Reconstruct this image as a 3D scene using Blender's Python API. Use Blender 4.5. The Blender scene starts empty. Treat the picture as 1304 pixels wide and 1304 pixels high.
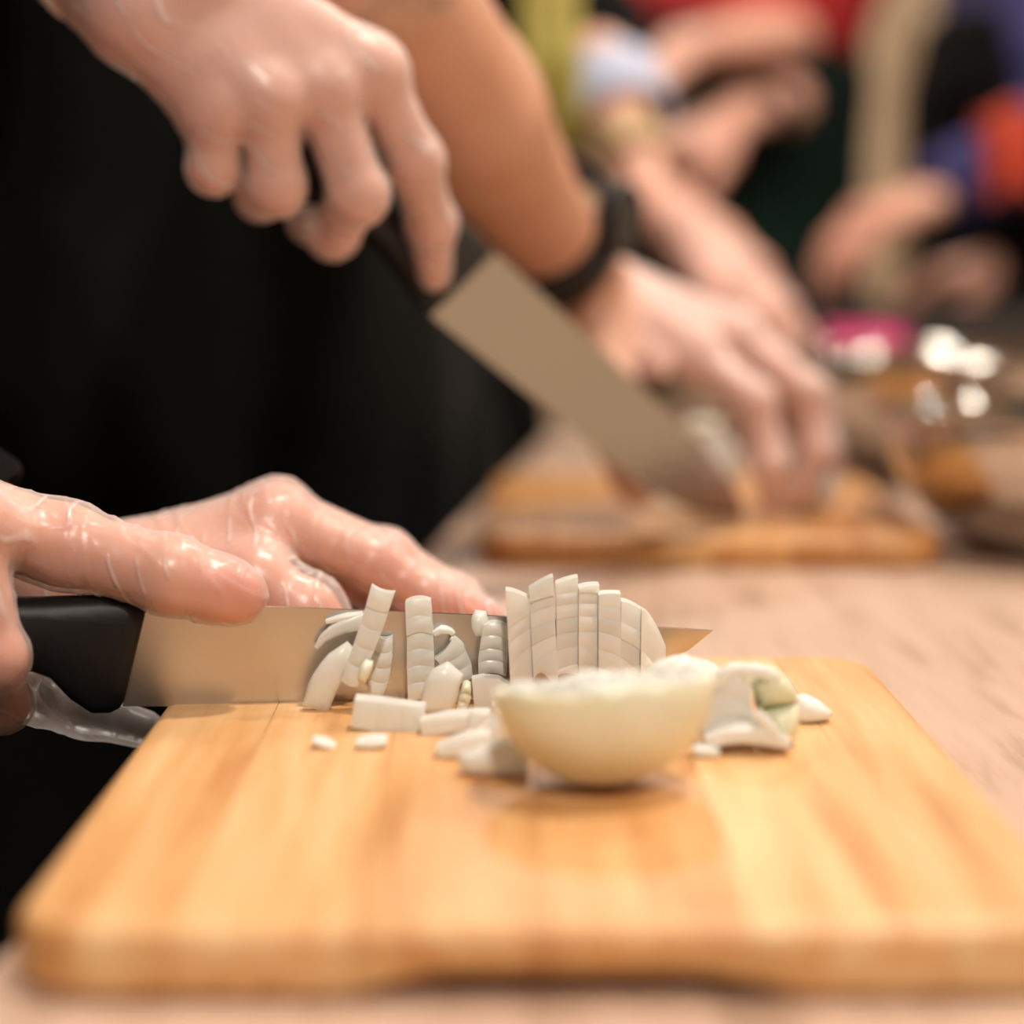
import bpy, math, random
import numpy as np
from mathutils import Vector, Matrix
random.seed(7); rng = np.random.default_rng(7)
SC = bpy.context.scene
COL = SC.collection

# ------------------------------------------------------------------ camera, world, light, exposure
ZT = 0.90                       # table top
ZB = ZT + 0.0176                # cutting board top
CAM = np.array([0.0, 0.0, ZB + 0.152])
FPX = 50.0 / 24.0 * 1304
PITCH = math.atan((652 - 320) / FPX)
cd = bpy.data.cameras.new('camera'); cam = bpy.data.objects.new('camera', cd); COL.objects.link(cam)
cd.sensor_width = 24; cd.sensor_height = 24; cd.sensor_fit = 'HORIZONTAL'; cd.lens = 50
cd.clip_start = 0.02; cd.clip_end = 60
cam.location = CAM; cam.rotation_euler = (math.pi/2 - PITCH, 0, 0)
cd.dof.use_dof = True; cd.dof.focus_distance = 0.728; cd.dof.aperture_fstop = 2.1
SC.camera = cam
SC.view_settings.view_transform = 'Standard'; SC.view_settings.look = 'None'
SC.view_settings.gamma = 1; SC.view_settings.use_curve_mapping = False
SC.view_settings.exposure = 0.26
w = bpy.data.worlds.new('world'); SC.world = w; w.use_nodes = True
w.node_tree.nodes['Background'].inputs[0].default_value = (1.0, 0.93, 0.86, 1)
w.node_tree.nodes['Background'].inputs[1].default_value = 0.10
LAMP_SPOTS = [(0.45, 0.85, 19), (0.60, 2.2, 9), (-0.75, 1.9, 5), (1.7, 1.3, 12), (1.6, 3.2, 14), (0.1, 3.7, 14), (0.20, -0.95, 36)]  # last one: unseen camera-side lamp, added to brighten the onion's front faces

def ray(px, py):
    d = np.array([(px - 652) / FPX, 0, (652 - py) / FPX]); c, s = math.cos(PITCH), math.sin(PITCH)
    return np.array([d[0], c + s*d[2], -s + c*d[2]])
def G(px, py, z):                # pixel -> point on the horizontal plane z
    d = ray(px, py); return CAM + d * ((z - CAM[2]) / d[2])
def P(px, py, Y):                # pixel -> point on the upright plane y = Y
    d = ray(px, py); return CAM + d * (Y / d[1])
def J(parent, px, py, L, sgn=1):  # next joint: on the pixel's ray, one bone length from its parent
    d = ray(px, py); d = d / np.linalg.norm(d); b = np.dot(parent - CAM, d)
    disc = L*L - (np.dot(parent - CAM, parent - CAM) - b*b)
    return CAM + d * (b + (sgn * math.sqrt(disc) if disc > 0 else 0))

# ------------------------------------------------------------------ materials
MATS = {}
def mat(name, col, rough=0.5, metal=0.0, sss=0.0, noise=None, bump=None, spec=0.5, sssr=(1, .4, .25), sscale=.006, sheen=0, coat=0, emis=None, objcol=False, trans=0, aniso=0):
    m = bpy.data.materials.new(name); m.use_nodes = True; nt = m.node_tree; b = nt.nodes['Principled BSDF']
    b.inputs['Base Color'].default_value = (*col, 1); b.inputs['Roughness'].default_value = rough
    b.inputs['Metallic'].default_value = metal; b.inputs['Specular IOR Level'].default_value = spec
    b.inputs['Subsurface Weight'].default_value = sss; b.inputs['Subsurface Radius'].default_value = sssr
    b.inputs['Subsurface Scale'].default_value = sscale; b.inputs['Sheen Weight'].default_value = sheen
    b.inputs['Coat Weight'].default_value = coat; b.inputs['Transmission Weight'].default_value = trans
    if emis: b.inputs['Emission Color'].default_value = (*emis[0], 1); b.inputs['Emission Strength'].default_value = emis[1]
    tc = nt.nodes.new('ShaderNodeTexCoord')
    if noise:                    # (scale xyz, colour 2, detail)
        mp = nt.nodes.new('ShaderNodeMapping'); mp.inputs['Scale'].default_value = noise[0]
        nz = nt.nodes.new('ShaderNodeTexNoise'); nz.inputs['Scale'].default_value = 1; nz.inputs['Detail'].default_value = noise[2]
        rp = nt.nodes.new('ShaderNodeValToRGB'); rp.color_ramp.elements[0].position = .3; rp.color_ramp.elements[1].position = .7
        rp.color_ramp.elements[0].color = (*col, 1); rp.color_ramp.elements[1].color = (*noise[1], 1)
        nt.links.new(tc.outputs['Object'], mp.inputs[0]); nt.links.new(mp.outputs[0], nz.inputs['Vector'])
        nt.links.new(nz.outputs[0], rp.inputs[0]); nt.links.new(rp.outputs[0], b.inputs['Base Color'])
    if bump:                     # (scale xyz, strength, distance)
        mp = nt.nodes.new('ShaderNodeMapping'); mp.inputs['Scale'].default_value = bump[0]
        nz = nt.nodes.new('ShaderNodeTexNoise'); nz.inputs['Scale'].default_value = 1; nz.inputs['Detail'].default_value = 3
        bp = nt.nodes.new('ShaderNodeBump'); bp.inputs['Strength'].default_value = bump[1]; bp.inputs['Distance'].default_value = bump[2]
        nt.links.new(tc.outputs['Object'], mp.inputs[0]); nt.links.new(mp.outputs[0], nz.inputs['Vector'])
        nt.links.new(nz.outputs[0], bp.inputs['Height']); nt.links.new(bp.outputs[0], b.inputs['Normal'])
    MATS[name] = m; return m

def skin_mat(name, base, red):
    m = mat(name, base, .48, sss=.35, bump=((900, 900, 900), .12, .0004), sscale=.005)
    nt = m.node_tree; b = nt.nodes['Principled BSDF']
    at = nt.nodes.new('ShaderNodeAttribute'); at.attribute_name = 'tint'
    nz = nt.nodes.new('ShaderNodeTexNoise'); nz.inputs['Scale'].default_value = 45; nz.inputs['Detail'].default_value = 3
    tc = nt.nodes.new('ShaderNodeTexCoord'); nt.links.new(tc.outputs['Object'], nz.inputs['Vector'])
    ma = nt.nodes.new('ShaderNodeMath'); ma.operation = 'MULTIPLY_ADD'; ma.inputs[1].default_value = .5; ma.inputs[2].default_value = -.2
    nt.links.new(nz.outputs[0], ma.inputs[0])
    ad = nt.nodes.new('ShaderNodeMath'); ad.operation = 'ADD'; ad.use_clamp = True
    nt.links.new(ma.outputs[0], ad.inputs[0]); nt.links.new(at.outputs['Fac'], ad.inputs[1])
    mx = nt.nodes.new('ShaderNodeMix'); mx.data_type = 'RGBA'
    mx.inputs[6].default_value = (*base, 1); mx.inputs[7].default_value = (*red, 1)
    nt.links.new(ad.outputs[0], mx.inputs[0]); nt.links.new(mx.outputs[2], b.inputs['Base Color'])
    return m
SKIN = skin_mat('skin', (.80, .45, .335), (.70, .215, .145))
SKIN_WARM = skin_mat('skin_warm', (.80, .50, .42), (.58, .30, .18))
SKIN_TAN = skin_mat('skin_tan', (.60, .27, .135), (.52, .19, .10))

def glove_mat():
    m = bpy.data.materials.new('clear_vinyl'); m.use_nodes = True; nt = m.node_tree; nt.nodes.clear()
    out = nt.nodes.new('ShaderNodeOutputMaterial'); tr = nt.nodes.new('ShaderNodeBsdfTransparent'); tr.inputs[0].default_value = (.97, .955, .95, 1)
    gl = nt.nodes.new('ShaderNodeBsdfGlossy'); gl.inputs['Roughness'].default_value = .28
    df = nt.nodes.new('ShaderNodeBsdfDiffuse'); df.inputs[0].default_value = (.90, .86, .84, 1)
    tl = nt.nodes.new('ShaderNodeBsdfTranslucent'); tl.inputs[0].default_value = (.90, .86, .84, 1)
    fr = nt.nodes.new('ShaderNodeLayerWeight'); fr.inputs[0].default_value = .28
    haze = nt.nodes.new('ShaderNodeMixShader'); haze.inputs[0].default_value = .35
    nt.links.new(df.outputs[0], haze.inputs[1]); nt.links.new(tl.outputs[0], haze.inputs[2])
    mr = nt.nodes.new('ShaderNodeMapRange'); mr.inputs[3].default_value = .13; mr.inputs[4].default_value = .66
    tc = nt.nodes.new('ShaderNodeTexCoord'); mp = nt.nodes.new('ShaderNodeMapping'); mp.inputs['Rotation'].default_value = (0, .35, .2)
    nt.links.new(tc.outputs['Object'], mp.inputs[0])
    wn = nt.nodes.new('ShaderNodeTexWave'); wn.inputs['Scale'].default_value = 34; wn.inputs['Distortion'].default_value = 7; wn.inputs['Detail'].default_value = 1.2; wn.inputs['Detail Scale'].default_value = .55
    nt.links.new(mp.outputs[0], wn.inputs['Vector'])
    c0 = nt.nodes.new('ShaderNodeMapRange'); c0.inputs[1].default_value = .90; c0.inputs[2].default_value = .995
    nt.links.new(wn.outputs['Fac'], c0.inputs[0])      # creases: doubled vinyl, cloudier and raised
    mk = nt.nodes.new('ShaderNodeTexNoise'); mk.inputs['Scale'].default_value = 48; nt.links.new(tc.outputs['Object'], mk.inputs['Vector'])
    c1 = nt.nodes.new('ShaderNodeMapRange'); c1.inputs[1].default_value = .46; c1.inputs[2].default_value = .62; nt.links.new(mk.outputs[0], c1.inputs[0])
    cr = nt.nodes.new('ShaderNodeMath'); cr.operation = 'MULTIPLY'; nt.links.new(c0.outputs[0], cr.inputs[0]); nt.links.new(c1.outputs[0], cr.inputs[1])
    bp = nt.nodes.new('ShaderNodeBump'); bp.inputs['Strength'].default_value = .7; bp.inputs['Distance'].default_value = .0009
    nt.links.new(cr.outputs[0], bp.inputs['Height'])
    for nd in (gl, df, tl): nt.links.new(bp.outputs[0], nd.inputs['Normal'])
    nt.links.new(fr.outputs['Facing'], mr.inputs[0])
    ad = nt.nodes.new('ShaderNodeMath'); ad.operation = 'MULTIPLY_ADD'; ad.inputs[1].default_value = .46; ad.use_clamp = True
    nt.links.new(cr.outputs[0], ad.inputs[0]); nt.links.new(mr.outputs[0], ad.inputs[2])
    m1 = nt.nodes.new('ShaderNodeMixShader'); nt.links.new(ad.outputs[0], m1.inputs[0])
    nt.links.new(tr.outputs[0], m1.inputs[1]); nt.links.new(haze.outputs[0], m1.inputs[2])
    mr2 = nt.nodes.new('ShaderNodeMapRange'); mr2.inputs[3].default_value = .025; mr2.inputs[4].default_value = .18
    nt.links.new(fr.outputs['Fresnel'], mr2.inputs[0])
    m2 = nt.nodes.new('ShaderNodeMixShader'); nt.links.new(mr2.outputs[0], m2.inputs[0])
    nt.links.new(m1.outputs[0], m2.inputs[1]); nt.links.new(gl.outputs[0], m2.inputs[2])
    nt.links.new(m2.outputs[0], out.inputs[0]); MATS['clear_vinyl'] = m; return m
GLOVE = glove_mat()

def wood_mat(name, c0, c1, c2, scale, rough=.42, bumpd=.0003, objcol=True):
    m = bpy.data.materials.new(name); m.use_nodes = True; nt = m.node_tree; b = nt.nodes['Principled BSDF']
    tc = nt.nodes.new('ShaderNodeTexCoord'); oi = nt.nodes.new('ShaderNodeObjectInfo')
    va = nt.nodes.new('ShaderNodeVectorMath'); va.operation = 'ADD'
    sc = nt.nodes.new('ShaderNodeVectorMath'); sc.operation = 'SCALE'; sc.inputs['Scale'].default_value = .37
    cb = nt.nodes.new('ShaderNodeCombineXYZ')
    nt.links.new(oi.outputs['Random'], cb.inputs[1]); nt.links.new(cb.outputs[0], sc.inputs[0])
    nt.links.new(tc.outputs['Object'], va.inputs[0]); nt.links.new(sc.outputs[0], va.inputs[1])
    mp = nt.nodes.new('ShaderNodeMapping'); mp.inputs['Scale'].default_value = scale; nt.links.new(va.outputs[0], mp.inputs[0])
    nz = nt.nodes.new('ShaderNodeTexNoise'); nz.inputs['Scale'].default_value = 1; nz.inputs['Detail'].default_value = 5; nz.inputs['Roughness'].default_value = .6
    nt.links.new(mp.outputs[0], nz.inputs['Vector'])
    rp = nt.nodes.new('ShaderNodeValToRGB'); e = rp.color_ramp.elements
    e[0].position = .28; e[0].color = (*c0, 1); e[1].position = .68; e[1].color = (*c2, 1)
    k = rp.color_ramp.elements.new(.46); k.color = (*c1, 1)
    nt.links.new(nz.outputs[0], rp.inputs[0])
    mu = nt.nodes.new('ShaderNodeMix'); mu.data_type = 'RGBA'; mu.blend_type = 'MULTIPLY'; mu.inputs[0].default_value = 1 if objcol else 0
    nt.links.new(rp.outputs[0], mu.inputs[6]); nt.links.new(oi.outputs['Color'], mu.inputs[7]); nt.links.new(mu.outputs[2], b.inputs['Base Color'])
    mp2 = nt.nodes.new('ShaderNodeMapping'); mp2.inputs['Scale'].default_value = tuple(7*s for s in scale); nt.links.new(va.outputs[0], mp2.inputs[0])
    n2 = nt.nodes.new('ShaderNodeTexNoise'); n2.inputs['Scale'].default_value = 1; n2.inputs['Detail'].default_value = 4; nt.links.new(mp2.outputs[0], n2.inputs['Vector'])
    bp = nt.nodes.new('ShaderNodeBump'); bp.inputs['Strength'].default_value = .35; bp.inputs['Distance'].default_value = bumpd
    nt.links.new(n2.outputs[0], bp.inputs['Height']); nt.links.new(bp.outputs[0], b.inputs['Normal'])
    b.inputs['Roughness'].default_value = rough; MATS[name] = m; return m
BOARD = wood_mat('board_wood', (.44, .18, .055), (.66, .36, .145), (.76, .51, .265), (60, 4.5, 60))
TABLE = wood_mat('table_laminate', (.34, .215, .145), (.54, .365, .265), (.60, .425, .32), (75, 7, 75), rough=.38, objcol=False)
def onion_mat(name, c, c2, tl):
    m = mat(name, c, .27, noise=((160, 160, 160), c2, 2), spec=.55, bump=((500, 500, 60), .22, .0004)); nt = m.node_tree; b = nt.nodes['Principled BSDF']
    t = nt.nodes.new('ShaderNodeBsdfTranslucent'); t.inputs[0].default_value = (.97, .96, .91, 1)
    x = nt.nodes.new('ShaderNodeMixShader'); x.inputs[0].default_value = tl
    nt.links.new(b.outputs[0], x.inputs[1]); nt.links.new(t.outputs[0], x.inputs[2]); nt.links.new(x.outputs[0], nt.nodes['Material Output'].inputs[0]); return m
ONION = onion_mat('onion_flesh', (.88, .88, .82), (.92, .92, .88), .30)
ONION_W = onion_mat('onion_membrane', (.92, .92, .87), (.94, .94, .90), .22)
ONION_G = mat('onion_green', (.60, .62, .42), .34, sss=.4, sssr=(1, 1, .6), sscale=.006, noise=((60, 60, 60), (.80, .80, .60), 2), spec=.6)
ONION_C = mat('onion_cream', (.74, .76, .57), .33, sss=.4, sssr=(1, .9, .6), sscale=.007, noise=((35, 35, 35), (.82, .84, .70), 2), spec=.6)
STEEL = mat('blade_steel', (.56, .53, .50), .27, metal=1, bump=((12, 300, 900), .10, .0002))
STEEL_B = mat('bowl_steel', (.62, .58, .53), .08, metal=1)
BLACKP = mat('black_plastic', (.006, .006, .0065), .45, spec=.3, bump=((1500, 1500, 1500), .12, .0003))
CLOTH_K = mat('black_cloth', (.0025, .003, .0028), .95, sheen=.015, spec=.12, bump=((700, 700, 700), .3, .0006), noise=((5, 5, 5), (.0045, .0055, .005), 2))
CLOTH_T = mat('black_shirt', (.003, .003, .0033), .95, spec=.12, sheen=.012, noise=((6, 6, 6), (.005, .005, .0055), 2))
CLOTH_R = mat('red_shirt', (.52, .035, .04), .85, spec=.2, noise=((8, 8, 8), (.62, .06, .06), 2))
CLOTH_N = mat('navy_shirt', (.022, .022, .060), .9, spec=.2, noise=((9, 9, 9), (.065, .06, .19), 2))
CLOTH_D = mat('denim', (.02, .025, .05), .9, spec=.2, noise=((9, 9, 9), (.03, .035, .07), 2))
CLOTH_G = mat('dark_green_cloth', (.003, .005, .004), .9, spec=.15, noise=((7, 7, 7), (.005, .022, .014), 2))
HAIR = mat('brown_hair', (.06, .03, .016), .6, noise=((90, 90, 14), (.10, .055, .03), 3))
SHOE = mat('shoe_leather', (.03, .03, .03), .5, noise=((60, 60, 60), (.045, .045, .045), 2))

# ------------------------------------------------------------------ mesh helpers
def mesh_obj(name, verts, faces, m, parent=None, smooth=True, tint=None):
    me = bpy.data.meshes.new(name)
    if isinstance(verts, np.ndarray) and isinstance(faces, np.ndarray):
        n, k = faces.shape
        me.vertices.add(len(verts)); me.vertices.foreach_set('co', verts.astype(np.float32).ravel())
        me.loops.add(n*k); me.loops.foreach_set('vertex_index', faces.astype(np.int32).ravel())
        me.polygons.add(n); me.polygons.foreach_set('loop_start', np.arange(0, n*k, k, dtype=np.int32))
        me.polygons.foreach_set('loop_total', np.full(n, k, dtype=np.int32)); me.update(calc_edges=True); me.validate()
    else:
        me.from_pydata([tuple(map(float, v)) for v in verts], [], faces)
    if smooth: me.polygons.foreach_set('use_smooth', [True]*len(me.polygons))
    if tint is not None:
        a = me.attributes.new('tint', 'FLOAT', 'POINT'); a.data.foreach_set('value', tint.astype(np.float32))
    me.materials.append(MATS[m] if isinstance(m, str) else m); me.update()
    o = bpy.data.objects.new(name, me); COL.objects.link(o)
    if parent is not None: o.parent = parent
    return o
def fix_normals(o):
    import bmesh
    bm = bmesh.new(); bm.from_mesh(o.data); bmesh.ops.recalc_face_normals(bm, faces=bm.faces); bm.to_mesh(o.data); bm.free(); return o
def sharp(o, ang=40):
    o.data.set_sharp_from_angle(angle=math.radians(ang)); return o
def bevel(o, wd, seg=2, ang=35):
    md = o.modifiers.new('bevel', 'BEVEL'); md.width = wd; md.segments = seg; md.limit_method = 'ANGLE'; md.angle_limit = math.radians(ang); return o
def tag(o, label=None, cat=None, group=None, kind=None):
    if label: o['label'] = label
    if cat: o['category'] = cat
    if group: o['group'] = group
    if kind: o['kind'] = kind
    return o
def empty(name, loc=(0, 0, 0), rz=0, rot=None):
    o = bpy.data.objects.new(name, None); COL.objects.link(o); o.location = loc; o.rotation_euler = rot or (0, 0, rz); o.empty_display_size = .05; return o
def box(name, lo, hi, m, parent=None, bev=0):
    x0, y0, z0 = lo; x1, y1, z1 = hi
    v = [(x0,y0,z0),(x1,y0,z0),(x1,y1,z0),(x0,y1,z0),(x0,y0,z1),(x1,y0,z1),(x1,y1,z1),(x0,y1,z1)]
    f = [(0,3,2,1),(4,5,6,7),(0,1,5,4),(1,2,6,5),(2,3,7,6),(3,0,4,7)]
    o = mesh_obj(name, v, f, m, parent, smooth=False)
    if bev: bevel(o, bev)
    return o
def lathe(name, prof, m, parent=None, n=64, loc=(0, 0, 0), close=False):
    v = []; f = []; k = len(prof)
    for i in range(n):
        a = 2*math.pi*i/n
        for r, z in prof: v.append((loc[0]+r*math.cos(a), loc[1]+r*math.sin(a), loc[2]+z))
    for i in range(n):
        j = (i+1) % n
        for q in range(k-1 if not close else k):
            q2 = (q+1) % k; f.append((i*k+q, j*k+q, j*k+q2, i*k+q2))
    o = mesh_obj(name, v, f, m, parent); 
    import bmesh
    bm = bmesh.new(); bm.from_mesh(o.data); bmesh.ops.remove_doubles(bm, verts=bm.verts, dist=1e-6); bmesh.ops.recalc_face_normals(bm, faces=bm.faces); bm.to_mesh(o.data); bm.free()
    return o

# ------------------------------------------------------------------ implicit surfaces (bodies, hands, cloth)
BIG = np.float32(.06)
def surface_nets(F, org, h):
    S = F < 0
    nx, ny, nz = F.shape
    c = np.zeros((nx-1, ny-1, nz-1), np.int8)
    offs = [(i, j, k) for i in (0, 1) for j in (0, 1) for k in (0, 1)]
    for i, j, k in offs: c += S[i:nx-1+i, j:ny-1+j, k:nz-1+k]
    act = (c > 0) & (c < 8)
    I, Jx, K = np.nonzero(act); n = len(I)
    idx = np.full(act.shape, -1, np.int32); idx[I, Jx, K] = np.arange(n)
    val = {o: F[I+o[0], Jx+o[1], K+o[2]] for o in offs}
    acc = np.zeros((n, 3), np.float32); cnt = np.zeros(n, np.float32)
    for a in offs:
        for ax in range(3):
            if a[ax] == 0:
                b = list(a); b[ax] = 1; b = tuple(b)
                fa, fb = val[a], val[b]; m = (fa < 0) != (fb < 0)
                t = np.where(m, fa/(fa-fb+1e-12), 0)
                p = np.array(a, np.float32)[None].repeat(n, 0); p[:, ax] = t
                acc += p*m[:, None]; cnt += m
    V = (np.stack([I, Jx, K], 1) + acc/cnt[:, None])*h + org
    Q = []
    for ax in range(3):
        sl0 = [slice(1, -1)]*3; sl1 = [slice(1, -1)]*3; sl0[ax] = slice(0, -1); sl1[ax] = slice(1, None)
        a = S[tuple(sl0)]; b = S[tuple(sl1)]; ch = np.nonzero(a != b); flip = a[ch]
        g = [ch[q] + (0 if q == ax else 1) for q in range(3)]
        u, vv = [(1, 2), (2, 0), (0, 1)][ax]
        def cell(du, dv):
            q = [g[0].copy(), g[1].copy(), g[2].copy()]; q[u] = q[u]-du; q[vv] = q[vv]-dv; return idx[q[0], q[1], q[2]]
        quad = np.stack([cell(1, 1), cell(0, 1), cell(0, 0), cell(1, 0)], 1)
        quad[~flip] = quad[~flip][:, ::-1]; Q.append(quad)
    Q = np.concatenate(Q); Q = Q[(Q >= 0).all(1)]
    return V, Q
class Field:
    def __init__(s, lo, hi, h):
        s.h = h; s.org = np.array(lo, float); s.n = np.maximum(3, np.ceil((np.array(hi)-s.org)/h).astype(int)+1)
        s.F = np.full(s.n, BIG, np.float32)
    def sub(s, lo, hi):
        a = np.clip(np.floor((np.array(lo)-s.org)/s.h).astype(int), 0, s.n); b = np.clip(np.ceil((np.array(hi)-s.org)/s.h).astype(int)+1, 0, s.n)
        return a, b
    def coords(s, a, b):
        ax = [(s.org[i] + np.arange(a[i], b[i])*s.h).astype(np.float32) for i in range(3)]
        return ax[0][:, None, None], ax[1][None, :, None], ax[2][None, None, :]
def smin(a, b, k):
    if k <= 0: return np.minimum(a, b)
    h = np.clip(.5 + .5*(b-a)/k, 0, 1); return b + (a-b)*h - k*h*(1-h)
def cone_d(X, Y, Z, a, b, r1, r2):
    a = np.asarray(a, np.float32); b = np.asarray(b, np.float32); ba = b-a; l2 = float(ba@ba)+1e-12
    px, py, pz = X-a[0], Y-a[1], Z-a[2]
    t = np.clip((px*ba[0]+py*ba[1]+pz*ba[2])/l2, 0, 1)
    return np.sqrt((px-t*ba[0])**2+(py-t*ba[1])**2+(pz-t*ba[2])**2) - (r1+(r2-r1)*t)
def add(fld, F, prim, k, mg=.014):
    a, b, r1, r2 = prim; r = max(r1, r2)+max(mg, k)
    lo = np.minimum(a, b)-r; hi = np.maximum(a, b)+r
    i, j = fld.sub(lo, hi)
    if (j <= i).any(): return
    sl = tuple(slice(i[q], j[q]) for q in range(3)); X, Y, Z = fld.coords(i, j)
    F[sl] = smin(F[sl], cone_d(X, Y, Z, a, b, r1, r2), k)
def vnoise(V, sc, seed=0):           # cheap smooth pseudo noise from summed sines
    r = np.random.default_rng(seed); out = 0
    for _ in range(6):
        d = r.normal(size=3); d /= np.linalg.norm(d); out = out + np.sin((V@d)*sc*r.uniform(.6, 1.6) + r.uniform(0, 6.28))
    return out/6

# ---- hand from joints
FR = dict(I=(.0102, .0090, .0080, .0064), M=(.0104, .0092, .0082, .0066), R=(.0098, .0087, .0077, .0062), L=(.0088, .0077, .0068, .0055))
def unit(v): return v/np.linalg.norm(v)
def hand_prims(H, s=1.0):
    W, E = H['W'], H['E']; ix, lt = H['I'][0], H['L'][0]
    lat = unit(ix-lt); fw = unit((ix+lt+H['M'][0]+H['R'][0])/4-W); lat = unit(lat-fw*(lat@fw))
    nrm = H.get('N'); nrm = np.cross(fw, lat) if nrm is None else nrm      # palm side
    palm = []
    for q, k in enumerate('IMRL'):
        base = W + lat*(.013-.0085*q)*s + fw*.008
        palm.append((base, H[k][0], .0135*s, FR[k][0]*s*1.06))
        palm.append((base+nrm*.006*s+fw*.02, H[k][0]+nrm*.005*s-fw*.006, .0125*s, .0095*s))
    T = H['T']
    palm.append((W+lat*.010*s, T[0], .0145*s, .0150*s)); palm.append((T[0], T[1], .0158*s, .0128*s))
    palm.append((T[0]+fw*.01, (T[1]*.45+H['I'][0]*.55), .010*s, .0075*s))           # web of the thumb
    palm.append((W-lat*.012*s+nrm*.006*s, lt*.75+W*.25+nrm*.007*s, .0135*s, .0105*s))  # heel of the hand
    fa = unit(E-W); Lf = np.linalg.norm(E-W); wl = unit(lat-fa*(lat@fa))
    wr, we = H.get('wr', .0185)*s, H.get('we', .036)*s
    for sg in (-1, 1):
        palm.append((W+wl*sg*.0105*s, W+fa*.06+wl*sg*.011*s, wr, wr*1.10))
        palm.append((W+fa*.06+wl*sg*.011*s, W+fa*Lf*.62+wl*sg*.010*s, wr*1.10, we*.92))
        palm.append((W+fa*Lf*.62+wl*sg*.010*s, E+wl*sg*.006*s, we*.92, we*.95))
    fingers = {}
    for k in 'IMRL':
        p = H[k]; r = [x*s for x in FR[k]]
        fingers[k] = [(p[0], p[1], r[0]*.98, r[1]), (p[1], p[2], r[1]*.97, r[2]), (p[2], p[3], r[2]*.97, r[3]), (p[1], p[1]+1e-4, r[1]*1.07, r[1]*1.07), (p[2], p[2]+1e-4, r[2]*1.04, r[2]*1.04), (p[0], p[0]+1e-4, r[0]*1.12, r[0]*1.12)]
    fingers['T'] = [(T[1], T[2], .0128*s, .0112*s), (T[2], T[3], .0112*s, .0088*s), (T[2], T[2]+1e-4, .0120*s, .0120*s), (T[2]*.35+T[3]*.65, T[2]*.3+T[3]*.7, .0108*s, .0108*s)]
    return palm, fingers
def eval_hand(H, s, h, kp=.009, kf=.004, kff=.0012, kj=.006, pad=.03, full=True):
    palm, fingers = hand_prims(H, s)
    allp = palm + sum(fingers.values(), [])
    lo = np.min([np.minimum(p[0], p[1])-max(p[2], p[3]) for p in allp], 0)-pad; hi = np.max([np.maximum(p[0], p[1])+max(p[2], p[3]) for p in allp], 0)+pad
    fld = Field(lo, hi, h)
    for p in palm: add(fld, fld.F, p, kp)
    FF = np.full(fld.n, BIG, np.float32)
    for k, ps in fingers.items():
        l2 = np.min([np.minimum(p[0], p[1])-max(p[2], p[3]) for p in ps], 0)-.016; h2 = np.max([np.maximum(p[0], p[1])+max(p[2], p[3]) for p in ps], 0)+.016
        i, j = fld.sub(l2, h2); sl = tuple(slice(i[q], j[q]) for q in range(3)); X, Y, Z = fld.coords(i, j)
        t = None
        for p in ps:
            d = cone_d(X, Y, Z, *p); t = d if t is None else smin(t, d, kf)
        FF[sl] = smin(FF[sl], t, kff)
    fld.F = smin(fld.F, FF, kj)
    return fld
def relax(V, Q, it=2, lam=.5):
    n = len(V); e = np.concatenate([Q[:, [0, 1]], Q[:, [1, 2]], Q[:, [2, 3]], Q[:, [3, 0]]]); e = np.concatenate([e, e[:, ::-1]])
    cnt = np.bincount(e[:, 0], minlength=n)[:, None].clip(1)
    for _ in range(it):
        A = np.stack([np.bincount(e[:, 0], weights=V[e[:, 1], q], minlength=n) for q in range(3)], 1)/cnt
        V = V + lam*(A-V)
    return V
def hand_mesh(H, s, h):
    fld = eval_hand(H, s, h)
    V, Q = surface_nets(fld.F, fld.org, h); V = relax(V, Q, 2)
    tint = np.zeros(len(V))
    for k in 'IMRLT':
        for q, (pt, sg, am) in enumerate(((H[k][3], .011, .75), (H[k][2], .008, .25), (H[k][1], .010, .42), (H[k][0], .011, .35))):
            tint = np.maximum(tint, am*np.exp(-((V-pt)**2).sum(1)/(2*(sg*1.1)**2)))
    return V, Q, tint
def glove_mesh(H, s, h, off=.0007, folds=(), extra=(), cuff=.035, amp=.0004, seed=1):
    fld = eval_hand(H, s, h, kp=.0095, kf=.0050, kff=.0035, kj=.009)
    for p in extra: add(fld, fld.F, p, .006)
    V, Q = surface_nets(fld.F-off, fld.org, h); V = relax(V, Q, 4)
    # wrinkle along the normals
    N = np.zeros_like(V); fn = np.cross(V[Q[:, 2]]-V[Q[:, 0]], V[Q[:, 3]]-V[Q[:, 1]])
    for q in range(4):
        for ax in range(3): N[:, ax] += np.bincount(Q[:, q], weights=fn[:, ax], minlength=len(V))
    N /= np.linalg.norm(N, axis=1)[:, None]+1e-12
    rid = np.maximum(0, 1-np.abs(vnoise(V, 330, seed))*5)*.55 + np.maximum(0, 1-np.abs(vnoise(V, 190, seed+5))*6)*.8
    D = amp*rid*(vnoise(V, 60, seed+9) > -.25)
    for c0, dirn, wid, reach, hgt in folds:          # (point on fold, plane normal, width, reach, height)
        dd = (V-c0)@unit(np.asarray(dirn, float)); dd = dd+.0020*np.sin(((V-c0)**2).sum(1)**.5*220)
        fall = np.exp(-((V-c0)**2).sum(1)/(2*reach**2))
        D = D + hgt*fall*np.maximum(0, 1-np.abs(dd)/wid)**1.3
    V = V + N*D[:, None]
    fa = unit(H['E']-H['W']); d = (V-H['W'])@fa
    lim = cuff + .004*np.sin(V[:, 2]*300)
    keep = (d < lim)[Q].all(1); Q = Q[keep]
    used = np.unique(Q); remap = np.full(len(V), -1); remap[used] = np.arange(len(used))
    return V[used], remap[Q]
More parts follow.
